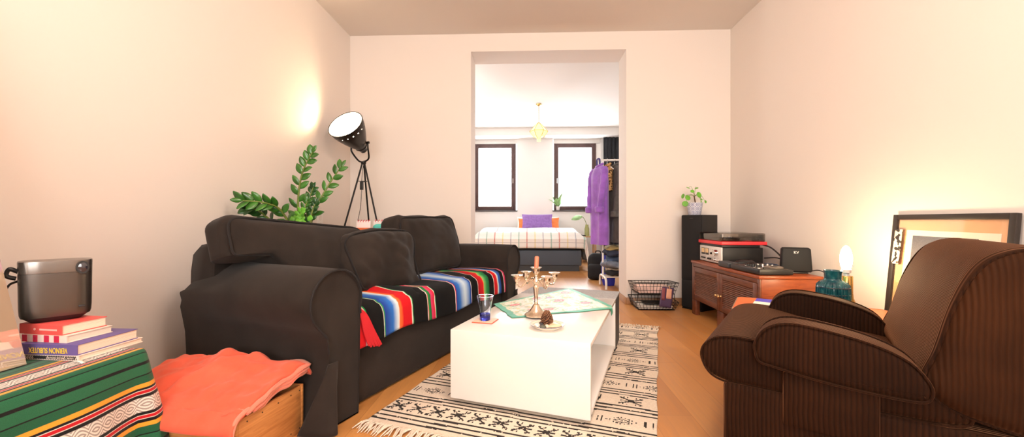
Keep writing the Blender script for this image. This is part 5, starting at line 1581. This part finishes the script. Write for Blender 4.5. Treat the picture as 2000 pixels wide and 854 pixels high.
# ================================================================== behind the sofa: console, tripod lamp, stationery
CN = V((-1.60, 4.06, 0))
cn = thing('console_table', 'walnut console table behind the sofa in the left corner', 'table', CN)
b = NB(); box(b, -.32, -.20, .785, .42, .22, .808, .004); mk('tabletop', b, M['walnut'], cn)
for x in (-.29, .39):
    for y in (-.17, .19):
        b = NB(); box(b, x-.02, y-.02, 0, x+.02, y+.02, .784, .003); mk('leg', b, M['walnut'], cn)
CZ = .8085
# tripod spot lamp
TL = V((-1.637, 3.985, CZ))
LPV = {}
tp = thing('tripod_lamp', 'black perforated spotlight on a thin tripod behind the sofa', 'lamp', TL)
JZ = 1.487-CZ
b = NB(); lathe(b, [(0, -.018), (.022, -.018), (.026, -.008), (.026, .004), (.012, .010), (0, .010)], 20, T(0, 0, JZ)); hub = mk('hub', b, M['blackm'], tp)
foot_dirs = [(-.165, -.085), (.175, -.055), (-.005, .165)]
for dx, dy in foot_dirs:
    b = NB(); tube(b, [(dx*.05, dy*.05, JZ), (dx, dy, .004)], .0085, 10)
    lg = mk('leg', b, M['blackm'], tp)
    b = NB(); tube(b, [(dx*1.0, dy*1.0, .0), (dx*.985, dy*.985, .014)], .0105, 10); mk('rubber_foot', b, M['black'], lg)
b = NB(); kz = .72
tube(b, [(dx*(1-kz), dy*(1-kz), JZ*kz) for dx, dy in foot_dirs], .0028, 6, True); mk('brace', b, M['blackm'], tp)
b = NB(); box(b, -.030, -.022, JZ-.275, .002, .0, JZ-.195, .004); mk('cord_switch', b, M['black'], tp)
b = NB(); tube(b, smooth_path([(-.014, -.011, JZ-.275), (-.03, -.005, .22), (-.07, .03, .10), (-.09, .08, .02), (-.1, .15, .004)], 6), .003, 6)
tube(b, smooth_path([(-.014, -.011, JZ-.195), (-.01, -.0, JZ-.08), (.0, .012, JZ-.01)], 6), .003, 6); mk('cord', b, M['black'], tp)
# yoke and shade; axis of the shade
c_, s_ = math.cos(PSI), math.sin(PSI)
ax_c = V((-.22, -.85, .60)).normalized()                          # camera-aligned guess: left, toward viewer, up
AX = V((c_*ax_c.x-s_*ax_c.y, s_*ax_c.x+c_*ax_c.y, ax_c.z)).normalized()
SB = V((-.012, -.02, JZ+.150))                                        # back end of the shade
q_ = AX.to_track_quat('Z', 'X').to_matrix().to_4x4()
MS = Matrix.Translation(SB) @ q_
SLN = .30
def sh_prof(off):
    return [(r-off, z) for r, z in [(.052, .0), (.066, .03), (.092, .075), (.120, .135), (.146, .20), (.160, .245), (.161, .252), (.163, .258), (.166, .276), (.168, SLN)]]
def shade(off, mat, name, holes=True):
    t = NB(); seg = 108; P_ = sh_prof(off); R = [[t.verts.new((r*math.cos(2*PI*k/seg), r*math.sin(2*PI*k/seg), z)) for k in range(seg)] for r, z in P_]
    for i in range(len(R)-1):
        for k in range(seg):
            if holes and P_[i][1] == .245 and k % 6 == 0: continue
            if holes and False: continue
            t.faces.new((R[i][k], R[i][(k+1) % seg], R[i+1][(k+1) % seg], R[i+1][k]))
    bmesh.ops.transform(t, matrix=MS, verts=t.verts)
    return mk(name, t, mat, tp, ang=60)
sh_ = shade(0, pm('shade_black', (.020, .015, .012, 1), .28, .3), 'lamp_shade')
shade(.004, pm('shade_white_inside', (.9, .86, .8, 1), .6), 'shade_lining')
b = NB(); lathe(b, [(0, -.055), (.034, -.052), (.040, -.03), (.054, .0), (.060, .004), (.05, .01), (0, .01)], 28, MS); mk('socket_cap', b, M['blackm'], tp)
b = NB(); lathe(b, [(.166, SLN-.006), (.172, SLN-.004), (.172, SLN+.003), (.164, SLN+.003)], 96, MS); mk('rim', b, M['blackm'], tp)
b = NB(); lathe(b, [(0, .012), (.018, .012), (.02, .05), (.035, .085), (.052, .125), (.055, .15), (.045, .182), (.025, .20), (0, .206)], 32, MS); mk('bulb', b, emis('spot_bulb', (1, .77, .50, 1), 75), tp)
side = AX.cross(V((0, 0, 1))).normalized()
side = (side*.35+V((c_, s_, 0))*.9); side = (side-AX*side.dot(AX)).normalized()
pv = SB+AX*.035
b = NB(); tube(b, smooth_path([pv+side*.085, pv+side*.086-V((0, 0, .05)), V((0, 0, JZ+.03))+side*.055, V((0, 0, JZ+.006)), V((0, 0, JZ+.03))-side*.055, pv-side*.086-V((0, 0, .05)), pv-side*.085], 8), .0085, 8); mk('yoke', b, M['blackm'], tp)
for s in (1, -1):
    b = NB(); tube(b, [pv+side*.06*s, pv+side*.10*s], .012, 12); mk('yoke_knob', b, M['blackm'], tp)

# stationery on the console
def spiral_pad(label, x, y, w, tilt, rz):
    o = thing('spiral_pad', label, 'notepad', (x, y, CZ), rz, 'spiral pads on the console')
    Mx = T(0, 0, 0, tilt, 0, 0)
    b = NB(); box(b, -w/2, 0, 0, w/2, .012, .095, .001, M=Mx); mk('page_block', b, pm('pad_white'+label[:5], S(246, 238, 236), .7), o)
    for k in range(5):
        cx = -w/2+w*(k+.7)/5.4
        b = NB(); tube(b, [Mx @ V((cx+.004*math.sin(t_), .006+.011*math.cos(t_), .094+.011*math.sin(t_))) for t_ in [2*PI*i/12 for i in range(12)]], .003, 6, True); mk('ring', b, pm('ring_red', S(226, 60, 74), .5), o)
spiral_pad('white pad with red spiral, left of the two behind the sofa', -1.615, 3.925, .135, rad(-8), rad(8))
spiral_pad('white pad with red spiral, right of the two behind the sofa', -1.430, 3.90, .165, rad(-8), rad(-6))
b = NB(); box(b, -.10, -.015, 0, .10, .03, .026, .004); tag(mk('pencil_case', b, pm('orange_case', S(238, 122, 70), .6), loc=(-1.575, 3.885, CZ)), 'flat orange case in front of the left spiral pad behind the sofa', 'case')
b = NB(); cushion(b, .13, .05, .062, .026, (.004, .004, .004), 8, .012, 20, 3)
tag(mk('pouch', b, pm('turquoise_felt', S(98, 208, 196), .9), loc=(-1.415, 3.862, CZ+.031)), 'small turquoise pouch in front of the right spiral pad', 'pouch')
b = NB(); cushion(b, .055, .03, .07, .014, (.003, .003, .003), 6, .008, 25, 8)
tag(mk('wooden_figurine', b, pm('figurine_brown', S(138, 92, 58), .7), loc=(-1.345, 3.832, CZ+.036), rot=(0, .3, .2)), 'small brown wooden figurine beside the turquoise pouch', 'figurine')
# wall socket
so = thing('wall_socket', 'white double wall socket low on the left wall behind the plant', 'socket', (XL+.001, 3.76, .895))
b = NB(); box(b, 0, -.055, -.075, .009, .055, .075, .003); mk('cover_plate', b, M['whitem'], so)
for z in (-.036, .036):
    b = NB(); lathe(b, [(0, 0), (.026, 0), (.027, .003), (.02, .002), (0, -.0)], 24, T(.009, 0, z, 0, PI/2, 0)); mk('socket_face', b, M['white'], so)

# ================================================================== ZZ plant behind the sofa
ZP = V((-1.655, 2.985, 0))
stn = thing('plant_stand', 'low wooden plant stand hidden behind the sofa', 'stand', ZP)
b = NB(); lathe(b, [(0, .262), (.165, .262), (.168, .268), (.168, .284), (.162, .288), (0, .288)], 32); mk('top', b, M['walnut'], stn)
for k in range(3):
    a = 2*PI*k/3+.4; b = NB(); tube(b, [(.14*math.cos(a), .14*math.sin(a), 0), (.11*math.cos(a), .11*math.sin(a), .262)], .014, 10); mk('leg', b, M['walnut'], stn)
zz = thing('zz_plant', 'zamioculcas with long glossy fronds rising behind the sofa', 'plant', ZP+V((0, 0, .2885)))
b = NB(); lathe(b, [(0, 0), (.11, 0), (.115, .005), (.150, .24), (.152, .25), (.143, .25), (.138, .22), (0, .22)], 36); mk('pot', b, pm('pot_terracotta', S(176, 104, 74), .8), zz)
b = NB(); lathe(b, [(0, .225), (.08, .228), (.138, .222)], 24); mk('soil', b, M['rugblack'], zz)
rz_ = random.Random(21)
M['zzleaf'] = pm('zz_leaf', S(58, 112, 38), .28, var=.4, vs=14, spec=.6)
M['zzleaf2'] = pm('zz_leaf_dark', S(40, 84, 34), .3, var=.35, vs=14, spec=.6)
def frond(pts, n_, L0, L1, W, mat, start=.35, name='frond', r0=.011, flat=None, jit=.35):
    pts = smooth_path([V(p)-ZP-V((0, 0, .2885)) for p in pts], 10)
    m_ = len(pts)
    b = NB(); tube(b, pts, [r0*(1-.75*i/(m_-1)) for i in range(m_)], 7, mi=1)
    for k in range(n_):
        q = start+(1-start)*(k/(n_-1))**.95 if n_ > 1 else 1
        i = min(m_-2, int(q*(m_-1))); p = pts[i]; d = (pts[i+1]-pts[i]).normalized()
        vw = V((c_*0-s_*-1, -1, .15)).normalized() if flat is None else V(flat)
        sd = d.cross(vw).normalized()*(1 if k % 2 else -1)
        L = L0+(L1-L0)*q
        dd = (sd*.85+d*(.55+.5*q)+V((rz_.uniform(-1, 1), rz_.uniform(-1, 1), rz_.uniform(-1, 1)))*jit*.5+vw*.15).normalized()
        leaf(b, p, dd, vw+V((rz_.uniform(-.4, .4), 0, rz_.uniform(-.4, .4))), L, W*rz_.uniform(.85, 1.1), .12, 0, 6, .15)
    leaf(b, pts[-1], (pts[-1]-pts[-3]).normalized(), V((0, -1, .1)), L1*.8, W*.7, .05)
    return mk(name, b, [mat, M['stem']], zz, ang=70, solid=.0022)
ztop = .52
def wp(px, py, Y):   # a point of the place seen along a sight line at the given distance into the room
    x = (px-1000)/F_PX; z = -(py-432)/F_PX
    d = V((c_*x-s_, s_*x+c_, z)); t_ = Y/d.y
    return V((d.x*t_, Y, .9+d.z*t_))
root = ZP+V((0, 0, ztop))
frond([root+V((-.02, 0, 0)), wp(588, 470, 2.98), wp(582, 400, 2.95), wp(590, 340, 2.92), wp(610, 298, 2.90)], 15, .115, .075, .046, M['zzleaf'], .40)
frond([root+V((.03, .02, 0)), wp(604, 460, 3.0), wp(616, 410, 3.0), wp(640, 365, 3.02), wp(666, 326, 3.05)], 13, .095, .08, .042, M['zzleaf'], .42)
frond([root+V((-.03, -.05, 0)), wp(585, 470, 2.92), wp(566, 438, 2.80), wp(545, 408, 2.70), wp(515, 396, 2.6), wp(474, 392, 2.52)], 14, .10, .085, .048, M['zzleaf'], .40)
frond([root+V((-.05, -.03, 0)), wp(560, 455, 2.85), wp(530, 432, 2.75), wp(505, 412, 2.66), wp(485, 406, 2.6)], 11, .085, .075, .046, M['zzleaf2'], .45)
frond([root+V((.0, .03, 0)), wp(598, 460, 3.05), wp(600, 420, 3.05), wp(604, 390, 3.05), wp(612, 366, 3.05)], 11, .075, .055, .036, M['zzleaf2'], .45)
frond([root+V((.0, -.03, 0)), wp(594, 465, 2.95), wp(592, 430, 2.95), wp(596, 405, 2.95), wp(601, 392, 2.95)], 9, .07, .055, .030, M['zzleaf'], .40)
frond([root+V((.02, -.01, 0)), wp(606, 470, 2.95), wp(607, 436, 2.95), wp(610, 412, 2.95), wp(617, 396, 2.95)], 9, .06, .05, .032, M['zzleaf2'], .50)
frond([root+V((.01, -.06, 0)), wp(586, 468, 2.9), wp(586, 440, 2.9), wp(585, 424, 2.9), wp(588, 414, 2.9)], 8, .06, .05, .030, M['leafb'], .5)
b = NB()
for k in range(7):
    a = k*.9; p = wp(588+rz_.uniform(-12, 14), 432+rz_.uniform(-8, 8), 2.86)-ZP-V((0, 0, .2885))
    leaf(b, p, (math.cos(a), -.3, .3+.5*math.sin(a)), (0, -1, .3), .055, .045, .1)
tube(b, smooth_path([V((.0, -.06, .23)), V((.0, -.10, .5)), wp(588, 438, 2.86)-ZP-V((0, 0, .2885))], 6), .005, 6, mi=1)
mk('young_shoot', b, [M['leafb'], M['stem']], zz, ang=70, solid=.0022)
# ================================================================== light
w = bpy.data.worlds.new('world'); SC.world = w; w.use_nodes = True
bgn = w.node_tree.nodes['Background']; bgn.inputs[0].default_value = (.93, .97, 1.0, 1); bgn.inputs[1].default_value = 2.5
def area(name, loc, rot, sx, sy, power, col):
    l = bpy.data.lights.new(name, 'AREA'); l.shape = 'RECTANGLE'; l.size = sx; l.size_y = sy; l.energy = power; l.color = col
    o = bpy.data.objects.new(name, l); COL.objects.link(o); o.location = loc; o.rotation_euler = rot; return o
def point(name, loc, power, col, r=.05):
    l = bpy.data.lights.new(name, 'POINT'); l.energy = power; l.color = col; l.shadow_soft_size = r
    o = bpy.data.objects.new(name, l); COL.objects.link(o); o.location = loc; return o
# daylight through the bedroom windows, then added light at the rear one
for x0, x1, z0, z1 in WIN:
    area('window_daylight', ((x0+x1)/2, BYB+.45, (z0+z1)/2), (-PI/2, 0, 0), x1-x0, z1-z0, 80, (.95, .98, 1))
area('rear_window_fill', ((WX0+WX1)/2, YR-.4, (WZ0+WZ1)/2), (PI/2, 0, 0), WX1-WX0, WZ1-WZ0, 110, (1, .92, .85))  # added area light outside the added rear window, brightens the living room
# unseen lights without fixtures, added to brighten the living room and the bedroom
point('living_room_fill', (.25, .9, 2.6), 64, (1, .80, .66), .22)
point('bedroom_fill', (-1.7, 5.9, 2.45), 24, (1, .97, .93), .2)  # added fill without a fixture, brightens the bedroom and clothes rack
vs_ = SC.view_settings
SC.display_settings.display_device = 'sRGB'
vs_.view_transform = 'Standard'; vs_.look = 'None'; vs_.gamma = 1; vs_.use_curve_mapping = False; vs_.exposure = 0.68
SC.cycles.max_bounces = 8; SC.cycles.diffuse_bounces = 5; SC.cycles.transparent_max_bounces = 12
SC.cycles.caustics_reflective = False; SC.cycles.caustics_refractive = False; SC.cycles.sample_clamp_indirect = 6
SC.cycles.use_denoising = True
